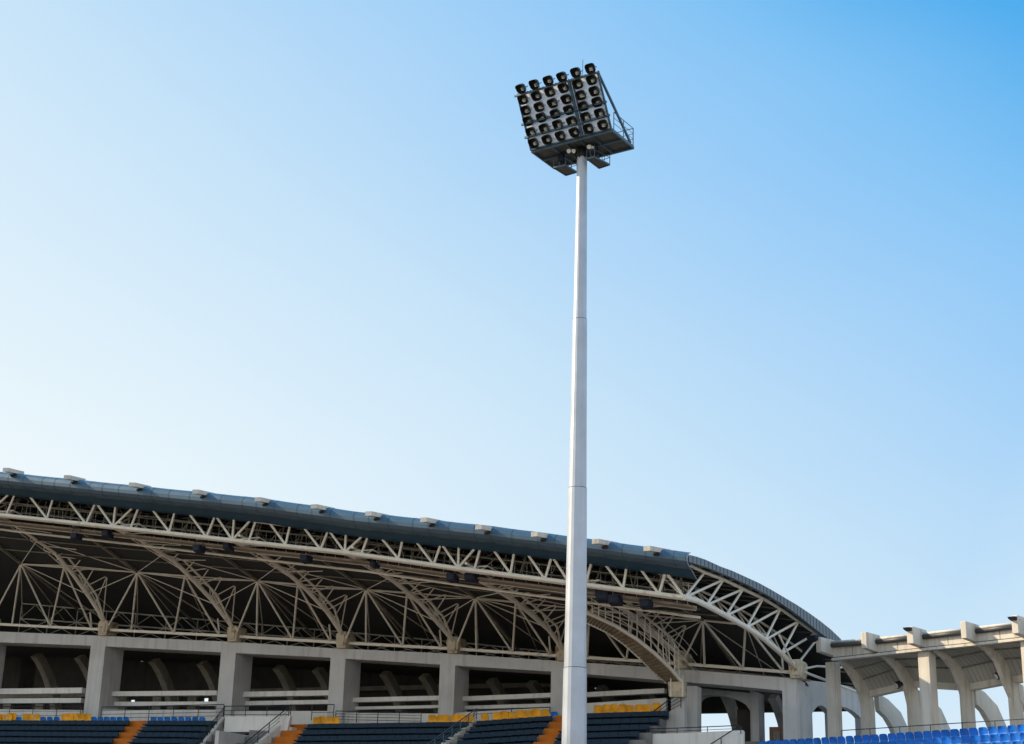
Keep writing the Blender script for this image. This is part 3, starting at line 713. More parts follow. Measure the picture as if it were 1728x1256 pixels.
# entrance block (vomitory) with its two stair parapets
ent = thing('entrance_block', 'white walled entrance block with a dark doorway and stair parapets', 'entrance', MF.w(px_u(430,1230,3), 3, 6))
vE = 2.6
def uzb(v, x0, y0, x1, y1, zc): 
    a = MF.hit(x0, y0, v); b = MF.hit(x1, y1, v); return a, b
(a0, za), (a1, zb_) = MF.hit(380,1209,vE), MF.hit(490,1209,vE); zl = MF.hit(420,1235,vE)[1]
m = MB(); m.band(MF, [(a0,za),(a1,zb_)], [(a0,zl),(MF.hit(432,1235,vE)[0]+2.1,zl)], vE-.2, vE); m.fbox(MF, a0, a1, .8, vE-.2, zl, zl+.25); m.build('portal_wall', 'white_wall', ent)
m = MB(); m.fbox(MF, a0, a0+.25, .8, vE-.205, zl+.255, za-.003); m.build('side_wall', 'white_wall', ent)
m = MB(); m.fbox(MF, a0, a0+1.75, .9, 1.2, zl-4, zl-.003); m.build('doorway_shade_back', 'seam', ent)  # near-black sheet: the shade inside the doorway put into its colour
m = MB(); m.fbox(MF, a0+1.752, a0+2.0, 1.2, 6, zl-5, zl-.25); m.build('doorway_side', 'concrete', ent)
m = MB(); m.fbox(MF, px_u(414,1245,1.3), px_u(424,1245,1.3), 1.25, 1.3, zl-.8, zl-.2); m.build('notice_board', 'white', ent)
# left and right sloping parapets
def parapet(px_top, v_top, px_bot, v_bot, hgt, th, name, mt, parent, extend=1.6):
    a = MF.w(*(lambda h: (h[0], v_top, h[1]))(MF.hit(*px_top, v_top))); b = MF.w(*(lambda h: (h[0], v_bot, h[1]))(MF.hit(*px_bot, v_bot)))
    b = a + (b-a)*extend; s = (b-a).cross(Vector((0,0,1))).normalized()*th/2; dz = Vector((0,0,hgt))
    MB().hexa([a-s-dz, a+s-dz, b+s-dz, b-s-dz, a-s, a+s, b+s, b-s]).build(name, mt, parent); return a, b
a, b = parapet((377,1210), 1.6, (340,1256), 4.6, 1.3, .22, 'stair_parapet', 'white_wall', ent)
railing(MF, [a+Vector((0,0,.55)), b+Vector((0,0,.5))], .5, 'sloping navy railing on the left parapet of the entrance block', posts=1.2, wires=3)
a, b = parapet((490,1208), 1.6, (432,1256), 4.6, 1.2, .25, 'stair_parapet', 'white_wall', ent)
railing(MF, [a+Vector((0,0,.62)), b+Vector((0,0,.6))], .6, 'sloping navy railing above the beige stair parapet beside the orange stairs', posts=1.1, wires=2)
# stepped parapet with blue rail (middle)
sp = thing('stepped_parapet', 'white stepped stair parapet between two banks of navy benches', 'wall', MF.w(px_u(790,1230,2.5), 3, 8))
a = MF.w(*(lambda h: (h[0], 1.2, h[1]))(MF.hit(804,1216,1.2))); b = MF.w(*(lambda h: (h[0], 4.6, h[1]))(MF.hit(748,1256,4.6)))
for k in range(8):
    p = a+(b-a)*(k/5.0); q = a+(b-a)*((k+1)/5.0); s = (b-a).cross(Vector((0,0,1))).normalized()*.14; z = p.z
    c0, c1_ = Vector((p.x,p.y,z-1.2)), Vector((q.x,q.y,z-1.2)); d0, d1 = Vector((p.x,p.y,z)), Vector((q.x,q.y,z-.25))
    MB().hexa([c0-s,c0+s,c1_+s,c1_-s,d0-s,d0+s,d1+s,d1-s]).build('parapet_step', 'white_wall', sp)
railing(MF, [a+Vector((0,0,.65)), a+(b-a)*1.5+Vector((0,0,.6))], .6, 'blue grey railing sloping down on the stepped white parapet', posts=1.0, wires=3, mt='rail_blue')
# big grey stair wall at the right end
sw = thing('stair_wall', 'tall grey triangular stair wall below the curved walkway', 'wall', MF.w(px_u(1140,1230,1.6), 1.6, 6))
pts = H(1.7, [(1155,1163),(1155,1256),(1060,1256),(1084,1233),(1104,1221),(1128,1203),(1142,1190)])
MB().prism([MF.w(u, 1.7, z) for u, z in pts], MF.n*-.5).build('wall_slab', 'concrete', sw)
pts = H(1.72, [(1174.5,1166),(1174.5,1256),(1156,1256),(1156,1160)])
MB().prism([MF.w(u, .9, z) for u, z in H(.9, [(1155.5,1158),(1155.5,1256),(1176,1256),(1176,1158)])], MF.n*-.8).build('wall_return', 'concrete', sw)
railing(MF, hp(1.9, [(1060,1233),(1100,1203),(1125,1184),(1149,1170)]), .75, 'dark sloping railing above the grey triangular stair wall', posts=1.4, wires=3)
ww = thing('front_wall', 'white low wall with a sloping stair side in front of the end columns', 'wall', MF.w(px_u(1150,1245,4), 4, 4))
pts = H(4, [(1038,1240),(1140,1237.6),(1253,1232.5),(1254,1275),(1010,1275),(1018,1256)])
MB().prism([MF.w(u, 4, z) for u, z in pts], MF.n*-.3).build('wall_slab', 'white_wall', ww)
pts = H(4.6, [(1254.5,1234),(1254.5,1275),(1180,1275),(1207,1256)])
MB().prism([MF.w(u, 4.6, z) for u, z in pts], MF.n*-.25).build('stair_side', 'white_wall', ww)
railing(MF, hp(3.9, [(1000,1258),(1038,1231.5),(1140,1229),(1246,1224.5)]), .3, 'thin dark railing on top of the low white wall', posts=1.6, wires=1, r=.025)
railing(MF, hp(4.65, [(1185,1266),(1201,1255),(1241,1229.5),(1250,1226)]), .35, 'short sloping handrail on the side stair of the low white wall', posts=1.2, wires=0)
# curved maintenance walkway --------------------------------------------------------
cw = thing('curved_walkway', 'curved cream steel stairway arching down from the roof truss to the stair wall', 'walkway', MF.w(px_u(1140,1160,1.2), 1.2, 11))
wl = [(968,1023),(985,1032),(1010,1043),(1040,1057),(1075,1079),(1105,1103),(1130,1127),(1150,1150)]   # near (right/top) edge
wr = [(955,1034),(975,1045),(1000,1056),(1025,1068),(1052,1087),(1080,1112),(1100,1132),(1124,1153)]
nW = len(wl)
vW = [10.0 - 7.6*k/(nW-1) for k in range(nW)]
Lp = [MF.w(*(lambda h, v=v: (h[0], v, h[1]))(MF.hit(x, y, v))) for (x, y), v in zip(wl, vW)]
Rp = []
for (x, y), v, p in zip(wr, vW, Lp):     # other edge: same height-ish, reached along the ray at the height of the first edge minus a little
    r = ray(x, y); z = p.z - .12; k = (z-CH)/r.z; q = CAMP + r*k
    h = MF.hit(x, y, v-.5); q = MF.w(h[0], v-.5, h[1]); Rp.append(q)
def dense(ps, n=4):
    o = []
    for a, b in zip(ps, ps[1:]):
        for k in range(n): o.append(a+(b-a)*k/n)
    return o+[ps[-1]]
Ld, Rd = dense(Lp, 5), dense(Rp, 5)
m = MB(); m.tube(Lp, .1, 6); m.tube(Rp, .05, 6); m.grid([Ld, [p+Vector((0,0,.05)) for p in Ld]]); m.build('stringer', 'steel', cw)
m = MB(); m.grid([[p+Vector((0,0,.03)) for p in Ld],[p+Vector((0,0,.03)) for p in Rd]]); m.grid([[p+Vector((0,0,.06)) for p in Ld],[p+Vector((0,0,.06)) for p in Rd]]); m.build('tread_deck', 'walk', cw)
m = MB()
for a, b in zip(Ld, Rd): m.beam(a, b, .05, .05)
m.build('treads', 'walk_dark', cw)
m = MB()
for hh in (.45, .8, 1.15, 1.5): m.tube([p+Vector((0,0,hh)) for p in Lp], .022, 4)
for k, p in enumerate(Ld):
    if k % 2 == 0: m.tube([p, p+Vector((0,0,1.5))+MF.t*random.uniform(-.1,.1)], .028, 4)
for hh in (.5, 1.0, 1.5): m.tube([p+MF.n*-1.2+MF.t*.5+Vector((0,0,hh)) for p in Lp], .02, 4)
m.build('walkway_railing', 'steel', cw)
m = MB(); c = H(2.4, [(1127,1151),(1154,1150),(1155,1176),(1129,1176)])
m.prism([MF.w(u, 2.4, z) for u, z in c], MF.n*-.45); m.build('landing_box', 'bearing', cw)
for x in (1132, 1152):
    m = MB(); m.tube([MF.w(px_u(x,1170,2.43), 2.44, MF.hit(x,1176,2.44)[1]), MF.w(px_u(x,1120,2.43), 2.44, MF.hit(x,1140,2.44)[1])], .04, 5); m.build('landing_post', 'steel', cw)
# lamp boxes hanging under the catwalk ------------------------------------------------
lbx = [(128,906,.34),(181,902,.34),(335,927,.34),(385,923,.32),(516,944,.34),(632,954,.24),(763,976,.34),(795,973,.44),(1018,1006,.5),(1038,1013,.42),(1090,1020,.38)]
llab = ['dark blue lamp box under the catwalk, leftmost of all','dark blue lamp box just right of the leftmost one, under a truss node','dark blue lamp box left in the pair under the second truss node','dark blue lamp box right in the pair under the second truss node',
 'dark blue lamp box hanging alone under the third bay of the roof','small black speaker hanging alone left of the fourth rib','smaller dark blue box in the pair left of the mast','larger dark blue box in the pair left of the mast','largest dark box hanging just right of the mast','second dark box right of the mast, touching the largest','dark blue lamp box hanging alone above the curved walkway']
for (x, y, s), lab in zip(lbx, llab):
    v = 10.2; u, z = MF.hit(x, y, v); t = thing('lamp_box', lab, 'lamp', MF.w(u, v, z), 'lamp boxes under the roof catwalk')
    hw = s*.72; hh = s*.6
    m = MB(); m.hexa([MF.w(u-hw,v-.3,z-hh),MF.w(u+hw,v-.3,z-hh*1.05),MF.w(u+hw*.95,v+.2,z-hh*.75),MF.w(u-hw*.95,v+.2,z-hh*.7),MF.w(u-hw,v-.35,z+hh),MF.w(u+hw,v-.35,z+hh*.95),MF.w(u+hw*.95,v+.3,z+hh*.9),MF.w(u-hw*.95,v+.3,z+hh)]); m.build('case', 'navybox', t, bevel=.03)
    m = MB(); m.tube([MF.w(u-hw-.02,v,z), MF.w(u-hw-.02,v,z+hh+.3)], .025, 5); m.tube([MF.w(u+hw+.02,v,z), MF.w(u+hw+.02,v,z+hh+.3)], .025, 5); m.tube([MF.w(u-hw-.02,v,z+hh+.3), MF.w(u+hw+.02,v,z+hh+.3)], .025, 5); m.build('bracket', 'rail', t)
    m = MB(); m.fbox(MF, u-hw*.75, u+hw*.75, v+.26, v+.28, z-hh*.5, z+hh*.7); m.build('lens', 'navybox', t)
# ---------------------------------------------------------------- end bays of the main stand
def arch_header(F, v, th, u0, u1, ztop0, ztop1, zs0, zs1, zc, pk, mt, name, parent, n=14, pw_=.55):
    """wall piece whose lower edge is an arch from (u0,zs0) over a crown zc at fraction pk to (u1,zs1)"""
    low = []
    for k in range(n+1):
        f = k/n
        if f < pk: z = zs0 + (zc-zs0)*math.sin(f/pk*math.pi/2)**pw_ if f > 0 else zs0
        else: z = zs1 + (zc-zs1)*math.cos((f-pk)/(1-pk)*math.pi/2)**pw_ if f < 1 else zs1
        low.append((u0+(u1-u0)*f, z))
    top = [(u, ztop0+(ztop1-ztop0)*(u-u0)/(u1-u0)) for u, _ in low]
    return MB().band(F, top, low, v-th, v).build(name, mt, parent)
# inner arch wall behind bay 7 opening
a, b = MF.hit(1176,1182,-2.8), MF.hit(1277,1200,-2.8)
arch_header(MF, -2.8, .9, a[0], MF.hit(1266,1197,-2.8)[0], zbb(a[0]), zbb(b[0]), a[1], MF.hit(1266,1200,-2.8)[1], MF.hit(1200,1172.5,-2.8)[1], .22, 'concrete', 'inner_arch', stand)
m = MB(); pu0 = MF.hit(1241,1200,-3.4)[0]; pu1 = MF.hit(1276,1200,-3.4)[0]
uq(MF, MF.hit(1266,1200,-2.8)[0], pu1+.3, -4.0, -2.8, zbb(pu0), zbb(pu1), 4, m); m.build('inner_pillar', 'concrete', stand)
m = MB(); uq(MF, pu0, MF.hit(1265.5,1200,-3.4)[0], -4.6, -3.71, MF.hit(1250,1196,-3.4)[1], MF.hit(1260,1198,-3.4)[1], 4, m); m.build('inner_pillar', 'inner', stand)
m = MB(); zf0 = MF.hit(1180,1204,-8.9)[1]; zf1 = MF.hit(1298,1202,-8.9)[1]
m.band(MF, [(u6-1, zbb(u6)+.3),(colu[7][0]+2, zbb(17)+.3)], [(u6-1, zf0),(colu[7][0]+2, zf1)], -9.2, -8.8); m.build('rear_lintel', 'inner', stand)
m = MB(); cb = H(-2.7, [(1298,1227),(1320,1227),(1320,1256),(1298,1256)]); u0, u1 = cb[0][0], cb[1][0]; z1, z0 = cb[0][1], cb[2][1]-2
bt = thing('control_booth', 'small brown booth with a dark window beside the end column', 'booth', MF.w((u0+u1)/2, -3, z0))
MB().fbox(MF, u0, u1, -3.6, -2.7, z0, z1).build('booth_body', 'booth', bt); MB().fbox(MF, u0+.22, u1-.12, -2.699, -2.66, z1-1.4, z1-.22).build('booth_window', 'glass', bt)
# end wall right of the last column: solid head with two arched openings
def mp(x, v): return MF.w(MF.hit(x, 1190, v)[0], v, 0)
pA, pB = mp(1362, -4.2), mp(1470, -9.2); EW = Frame(pA.x, pA.y, (pB-pA).x, (pB-pA).y); W_ = lambda x, y: EW.hit(x, y, 0)
zt_ = [W_(1348,1146), W_(1392,1151.5), W_(1416,1155), W_(1452,1161.5)]
def zw(u): return lerp(zt_, u)
q0, p1, p2, p2b, p3, p4 = W_(1352,1200)[0], W_(1370.5,1200)[0], W_(1401,1200)[0], W_(1412,1200)[0], W_(1452,1205)[0], W_(1474,1205)[0]
for a, b in ((q0, p1), (p2, p2b), (p3, p4)):
    m = MB(); uq(EW, a, b, -.4, 0, zw(a), zw(b), 4, m); m.build('end_wall_pier', 'concrete', stand)
arch_header(EW, 0, .4, p1, p2, zw(p1), zw(p2), W_(1371,1204)[1], W_(1401,1204)[1], W_(1386,1190.5)[1], .5, 'concrete', 'end_wall_head', stand, pw_=1.0)
arch_header(EW, 0, .4, p2b, p3, zw(p2b), zw(p3), W_(1412,1197)[1], W_(1452,1212)[1], W_(1420,1192.5)[1], .25, 'concrete', 'end_wall_head', stand, pw_=.8)
# ================================================================ COLONNADE STAND (right)
def zs_(z): return CH + (z-CH)*KR
cst = thing('colonnade', 'open concrete colonnade with curved ribs above the bright blue seats', 'building', RF.w(5, -3, 0))
bx = [(1377,1386.5,1076,1101),(1453,1462,1067,1095),(1530,1541,1058,1087),(1621,1630.5,1049,1078),(1707,1718,1039,1070)]
blk = []
for x0, x1, yt, yb in bx:
    u0, u1 = RF.hit(x0,(yt+yb)/2,0)[0], RF.hit(x1,(yt+yb)/2,0)[0]; blk.append((u0, u1, RF.hit(x0,yt,0)[1], RF.hit(x0,yb,0)[1]))
u0, u1, a, b = blk[-1]; du = blk[-1][0]-blk[-2][0]
for k in (1, 2): blk.append((u0+du*k, u1+du*k, a+.02*k, b+.02*k))
VFs = -.95
for u0, u1, zt, zb in blk:
    MB().hexa([RF.w(u0,VFs-.25,zb-.12),RF.w(u1,VFs-.25,zb-.12),RF.w(u1,0,zb),RF.w(u0,0,zb),RF.w(u0,VFs-.25,zt-.05),RF.w(u1,VFs-.25,zt-.05),RF.w(u1,0,zt),RF.w(u0,0,zt)]).build('fascia_block', 'concrete_warm', cst, bevel=.03)
ft = [RF.hit(*p, VFs) for p in [(1404,1090),(1476,1084),(1552,1076.5),(1643,1066),(1728,1055)]]
fbm = [RF.hit(*p, VFs) for p in [(1406,1111),(1479,1103),(1573,1092.5),(1643,1085.5),(1728,1076)]]
pt = [RF.hit(*p, VFs) for p in [(1404,1085.5),(1476,1080),(1552,1072),(1643,1062),(1728,1052)]]
uE = blk[-1][1]
def exr(p): return [(blk[0][1]-.05, lerp(p, blk[0][1]-.05))] + p[1:] + [(uE, lerp(p, uE))]
ft, fbm, pt = exr(ft), exr(fbm), exr(pt)
for j in range(len(blk)-1):
    a, b = blk[j][1]+.003, blk[j+1][0]-.003; mid = (a+b)/2
    for p, q in ((a, mid-.02), (mid+.02, b)):
        MB().band(RF, [(p, lerp(ft,p)),(q, lerp(ft,q))], [(p, lerp(fbm,p)),(q, lerp(fbm,q))], VFs-.2, VFs).build('fascia_panel', 'concrete_warm', cst)
    MB().tube([RF.w(a, VFs+.06, lerp(pt,a)+.03), RF.w(b, VFs+.06, lerp(pt,b)+.03)], .07, 10).build('lit_pipe_top', 'concrete_warm', cst, smooth=True)  # pale tube stands for the sunlit top of the pipe below
    MB().tube([RF.w(a, VFs+.1, lerp(pt,a)-.13), RF.w(b, VFs+.1, lerp(pt,b)-.13)], .12, 12).build('top_pipe', 'dark_grey', cst, smooth=True)  # pipe coloured dark for its shaded lower side
    MB().fbox(RF, a, b, VFs-.19, VFs-.01, min(lerp(pt,a),lerp(pt,b))-.32, min(lerp(pt,a),lerp(pt,b))-.05).build('pipe_shadow_strip', 'dark_grey', cst)  # dark strip: shade under the pipe put in as colour
MB().band(RF, [(u, z-.003) for u, z in fbm], [(u, z-.13) for u, z in fbm], VFs-.35, VFs+.1).build('edge_flange', 'concrete_warm', cst)
m = MB()
m.band(RF, [(u, z+.045) for u, z in fbm], [(u, z+.005) for u, z in fbm], VFs, VFs+.02); m.build('drip_seam', 'seam', cst)
# ribs
ribpx = [[(1413,1116),(1427,1133),(1439,1152),(1447,1172),(1451.6,1190),(1453.7,1235)],
         [(1481,1106),(1496,1117),(1509,1131),(1522,1156),(1530,1190),(1532.5,1226)],
         [(1575,1100),(1591,1114),(1605,1133),(1615.6,1160.6),(1619,1173),(1621,1231)],
         [(1647.5,1089),(1663,1101),(1677,1118),(1688,1148),(1701,1178),(1706,1224)]]
curves = []
for rp in ribpx:
    u = RF.hit(*rp[0], VFs-.25)[0]; c = [RF.hitu(x, y, u) for x, y in rp]; curves.append((u, c))
#print('C curves', [(round(u,2), [(round(a,2),round(b,2)) for a,b in c]) for u,c in curves])
#print('blocks', [(round(a,2),round(b,2),round(c,2),round(d,2)) for a,b,c,d in blk])

avg = [(v, zs_(z)) for v, z in [(-1.2,13.5),(-2.0,13.2),(-2.7,12.75),(-3.25,12.05),(-3.6,11.3),(-3.7,9.9)]]
for k in (4, 5, 6): curves.append((blk[k][0]+.15, avg))
outs = []
for u, c in curves:
    lowc = [(v, z) for v, z in c[:-1]] + [(c[-2][0]-.02, 3.0)]
    off = [(-.05,.1),(-.5,.22),(-.75,.3),(-.9,.32),(-.93,.2),(-.95,0)]
    out = [(v+a, min(z+b, zs_(13.5))) for (v, z), (a, b) in zip(lowc, off)]
    outs.append([(p[0]+(q[0]-p[0])*.8, p[1]+(q[1]-p[1])*.8) for p, q in zip(lowc, out)][:4])
    mb = MB(); A = [RF.w(u, v, z) for v, z in lowc]; B_ = [RF.w(u, v, z) for v, z in out]
    for k in range(len(A)-1):
        p = [A[k], A[k+1], B_[k+1], B_[k]]; o = RF.t*.25; mb.hexa(p + [q+o for q in p])
    mb.build('curved_rib', 'concrete_warm', cst)
    fo = [(-4.3,11.95),(-5.2,11.7),(-6.3,11.1),(-7.1,10.0),(-7.7,8.7),(-8.1,7.0),(-8.3,4)]; fo = [(v, zs_(z)) for v, z in fo]
    fi = [(-4.4,11.0),(-5.0,10.7),(-5.5,10.2),(-5.9,9.5),(-6.3,8.4),(-6.6,7.0),(-6.8,4)]; fi = [(v, zs_(z)) for v, z in fi]
    mb = MB(); A = [RF.w(u-.02, v, z) for v, z in fo]; B_ = [RF.w(u-.02, v, z) for v, z in fi]
    for k in range(len(A)-1):
        p = [A[k], A[k+1], B_[k+1], B_[k]]; o = RF.t*.3; mb.hexa(p + [q+o for q in p])
    mb.build('outer_fin', 'concrete_warm', cst)
# soffit between the ribs
cu = [c_[0] for c_ in curves]
for k in range(len(cu)-1):
    a, b = cu[k]+.255, cu[k+1]-.003
    pa, pb = [(VFs-.36, zs_(13.44))]+outs[k], [(VFs-.36, zs_(13.44))]+outs[k+1]
    mb = MB(); w_ = lambda f: [RF.w(a+(b-a)*f, p[0]+(q[0]-p[0])*f, p[1]+(q[1]-p[1])*f) for p, q in zip(pa, pb)]
    A = [w_(0), w_(1)]; B_ = [[p+Vector((0,0,.1)) for p in r] for r in A]
    mb.grid(A); mb.grid(B_); mb.grid([A[0],B_[0]]); mb.grid([A[1],B_[1]]); mb.grid([[A[0][0],A[1][0]],[B_[0][0],B_[1][0]]]); mb.grid([[A[0][-1],A[1][-1]],[B_[0][-1],B_[1][-1]]])
    mb.m = 1
    for q in (1, 2, 3): mb.tube([A[0][q]-Vector((0,0,.03)), A[1][q]-Vector((0,0,.03))], .045, 5)
    for q in range(1, 9): mb.tube([p-Vector((0,0,.003)) for p in w_(q/9)], .012, 4)
    mb.build('soffit_panel', ['soffit', 'purlin'], cst)
    e0, e1 = A[0][-1], A[1][-1]; dn = Vector((0,0,-.32)); bk_ = RF.n*-.5
    MB().hexa([e0+dn, e1+dn, e1+dn+bk_, e0+dn+bk_, e0, e1, e1+bk_, e0+bk_]).build('back_beam', 'concrete_warm', cst)
# front columns
for x0, x1, yt in ((1392,1406,1115),(1548,1567,1098),(1721,1738,1080)):
    vq = VFs-.16; u0, u1 = RF.hit(x0,yt,vq)[0], RF.hit(x1,yt,vq)[0]; z = min(lerp(fbm,u0), lerp(fbm,u1))-.135
    MB().fbox(RF, u0, u1, vq-.6, vq, 3.2, z).build('front_column', 'concrete_warm', cst, bevel=.03)
# terrace under the bright seats: stands nearer to the pitch than the colonnade
KS = .9; CF = RF; RF = Frame(17.3*KS, 84*KS, .66, -.75)
SZ = [(-3.1,8.33),(3.8,8.34),(11.3,8.40),(17,8.42)]
m = MB(); us = [-3.0+ (15+3.0)*i/10 for i in range(11)]
for k in range(18):
    m.band(RF, [(u, lerp(SZ,u)-.46-.42*k) for u in us], [(u, lerp(SZ,u)-.46-.42*(k+1.6)) for u in us], (.95 if k else -3.0)+.8*k, .95+.8*(k+1))
m.build('terrace_steps', 'step', cst)
rr = facing(RF)
for k in range(4):
    us0 = -2.95 + .1*k; n = int((13 - us0)/.465)
    for j in range(n):
        u = us0+.465*j+.22; v = 1.35+.8*k
        px = RF.w(u, v, lerp(SZ,u)-.42*k)
        q = RM.transposed() @ (px-CAMP); X = CX+FPX*q.x/-q.z; Y = CY-FPX*q.y/-q.z
        if Y > 1258 or X > 1736: continue
        put(bs, bused, RF.w(u, v, lerp(SZ,u)-.425-.42*k), rr+random.uniform(-.05,.05), '%s bright blue seat from the left in the %s row under the colonnade' % (ordw(j+1), ['top','second','third','fourth'][k]))
m = MB()
railing(RF, [RF.w(*(lambda h: (h[0], .9, h[1]))(RF.hit(x, y, .9))) for x, y in ((1419.6,1233),(1500,1228),(1600,1221.5),(1736,1213))], .8, 'long thin dark railing behind the bright blue seats under the colonnade', posts=1.5, wires=1, r=.022)
RF = CF
# small fittings on the colonnade
for (x, y, s_, lab) in ((1371,1077,.30,'dark blue camera on the leftmost colonnade block'),(1532,1062,.17,'small dark lamp on the upper corner of the third colonnade block'),(1709,1044,.17,'small dark lamp on the upper corner of the rightmost colonnade block')):
    u, z = RF.hit(x, y, .1); t = thing('block_lamp', lab, 'lamp', RF.w(u, .1, z), 'small lamps on the colonnade blocks')
    m = MB(); m.hexa([RF.w(u-s_,-.1,z-s_*.6),RF.w(u+s_,-.1,z-s_*.6),RF.w(u+s_*.8,.25,z-s_*.2),RF.w(u-s_*.8,.25,z-s_*.2),RF.w(u-s_,-.1,z+s_*.6),RF.w(u+s_,-.1,z+s_*.6),RF.w(u+s_,.3,z+s_*.4),RF.w(u-s_,.3,z+s_*.4)]); m.build('case', 'navybox', t)
    MB().tube([RF.w(u,-.1,z), RF.w(u+s_*1.2,-.2,z-.05)], .03, 6).build('arm', 'rail', t)
for (x, y, lab) in ((1519,1155,'round black lamp on the second curved rib of the colonnade'),(1687.5,1140,'round black lamp on the fourth curved rib of the colonnade')):
    cand = min(curves, key=lambda c_: abs(RF.hitu(x, y, c_[0])[0]+4.2)); v, z = RF.hitu(x, y, cand[0]-.1); u = cand[0]-.1
    t = thing('round_lamp', lab, 'lamp', RF.w(u, v, z), 'round lamps on the colonnade ribs')
    d = (RF.n*.8 - RF.t*.5 - Vector((0,0,.5))).normalized(); p = RF.w(u, v+.1, z)
    MB().tube([p-d*.22, p-d*.12, p, p+d*.08, p+d*.16], .15, 12, .2).build('lamp_shell', 'housing', t, smooth=False)
    MB().tube([p+d*.165, p+d*.18], .15, 12).build('lamp_lens', 'chrome', t)
# ================================================================ FLOODLIGHT MAST
PX, PY = 2.8444, 62.0; ZP = 32.62
mast = thing('floodlight_mast', 'tall pale tapered steel mast carrying a tilted rectangular bank of stadium floodlights', 'floodlight', (PX, PY, 0))
def rad_at(z): return .465 + (.205-.465)*(z-8.2)/(32.2-8.2)
joints = []
for y in (1128, 824.5, 540): r = ray(978, y); joints.append(CH + r.z*PY/r.y)
zs = [0, *joints, ZP-.35]
def ring(z, rr_, n=20): return [Vector((PX+rr_*math.cos(2*math.pi*(k+.5)/n+.1), PY+rr_*math.sin(2*math.pi*(k+.5)/n+.1), z)) for k in range(n)]
for a, b in zip(zs, zs[1:]):
    m = MB(); n = 20
    m.add(ring(a+.012, rad_at(a)-.0)+ring(b-.012, rad_at(b)+.018), [(k,(k+1)%n,n+(k+1)%n,n+k) for k in range(n)]+[tuple(reversed(range(n))), tuple(range(n,2*n))]); m.build('pole_section', 'pole', mast)
    if a: 
        m = MB(); m.add(ring(a-.014, rad_at(a)+.01)+ring(a+.014, rad_at(a)+.012), [(k,(k+1)%n,n+(k+1)%n,n+k) for k in range(n)]+[tuple(reversed(range(n))), tuple(range(n,2*n))]); m.build('pole_joint', 'dark_grey', mast)
MB().tube([(PX,PY,0),(PX,PY,.12)], .9, 24).build('base_plate', 'dark_metal', mast)
HF = Frame(PX, PY, .835, -.55)
A_, B2 = 2.05, .95
# platform
pf = MB(); pf.fbox(HF, -A_, A_, -B2, B2, ZP-.03, ZP+.03); pf = pf.build('platform', 'deck', mast)
m = MB()
for v in (-B2, 0, B2-.02): m.beam(HF.w(-A_-.03, v, ZP-.09), HF.w(A_+.03, v, ZP-.09), .10, .14)
for u in (-A_, -A_/2, -.35, .35, A_/2, A_): m.beam(HF.w(u, -B2, ZP-.085), HF.w(u, B2, ZP-.085), .08, .12)
m.build('platform_beams', 'head_steel', pf)
m = MB(); m.tube([(PX,PY,ZP-.5),(PX,PY,ZP-.1)], .30, 16)
for a in range(6):
    c, s_ = math.cos(a*1.047), math.sin(a*1.047); m.beam((PX+.2*c,PY+.2*s_,ZP-.55),(PX+.55*c,PY+.55*s_,ZP-.16), .05, .08)
m.build('pole_collar', 'dark_metal', mast)
# tilted lamp frame
vt, zt = HF.hitu(873, 161, -A_); vt2, zt2 = HF.hitu(1012, 123, A_)
q, h = ((vt+vt2)/2 - B2), ((zt+zt2)/2 - ZP)
def PN(u, g, out=0):                      # point on the tilted frame
    l = math.hypot(q, h); nv, nz = h/l, -q/l
    return HF.w(u, B2+q*g+nv*out, ZP+h*g+nz*out)
pn = (PN(0,0,1)-PN(0,0,0)); pu = (PN(0,1)-PN(0,0)).normalized(); ptv = HF.t
m = MB()
for k in range(12):                      # added white board for bright sky between lamps, strips tilted to catch sun
    g0, g1 = .01+.08125*k, .01+.08125*(k+1); o0, o1 = .10, .0
    m.hexa([PN(-A_+.05,g0,o0-.01),PN(A_-.05,g0,o0-.01),PN(A_-.05,g0,o0),PN(-A_+.05,g0,o0),PN(-A_+.05,g1,o1-.01),PN(A_-.05,g1,o1-.01),PN(A_-.05,g1,o1),PN(-A_+.05,g1,o1)])
m.build('added_white_board', 'panel', mast)
m = MB()
for u in (-A_, A_): m.beam(PN(u,-.02,.08), PN(u,1.02,.08), .07, .07)
m.beam(PN(.62,0,.12), PN(.62,1.0,.12), .12, .1)
m.beam(PN(.78,0,.12), PN(.78,1.0,.12), .05, .1)
for g_ in (1.0, .475, .235): m.beam(PN(-A_-.12,g_,.16), PN(A_+.12,g_,.16), .08 if g_ < .9 else .06, .09)
for k in range(26):
    u = -A_+ 2*A_*k/25; m.tube([PN(u,1.0,.08), PN(u+.08,1.03,.16)], .02, 4)
m.beam(PN(-A_,0,.08), PN(A_,0,.08), .06, .08)
m.build('lamp_frame', 'head_steel', mast)
MB().beam(PN(A_,1.0,.05), HF.w(A_-.02,-B2+.2,ZP+.05), .09, .09).build('diagonal_brace', 'head_steel', mast)
MB().beam(PN(-A_,1.0,.0), HF.w(-A_+.02,-B2+.2,ZP+.05), .09, .09).build('diagonal_brace', 'head_steel', mast)
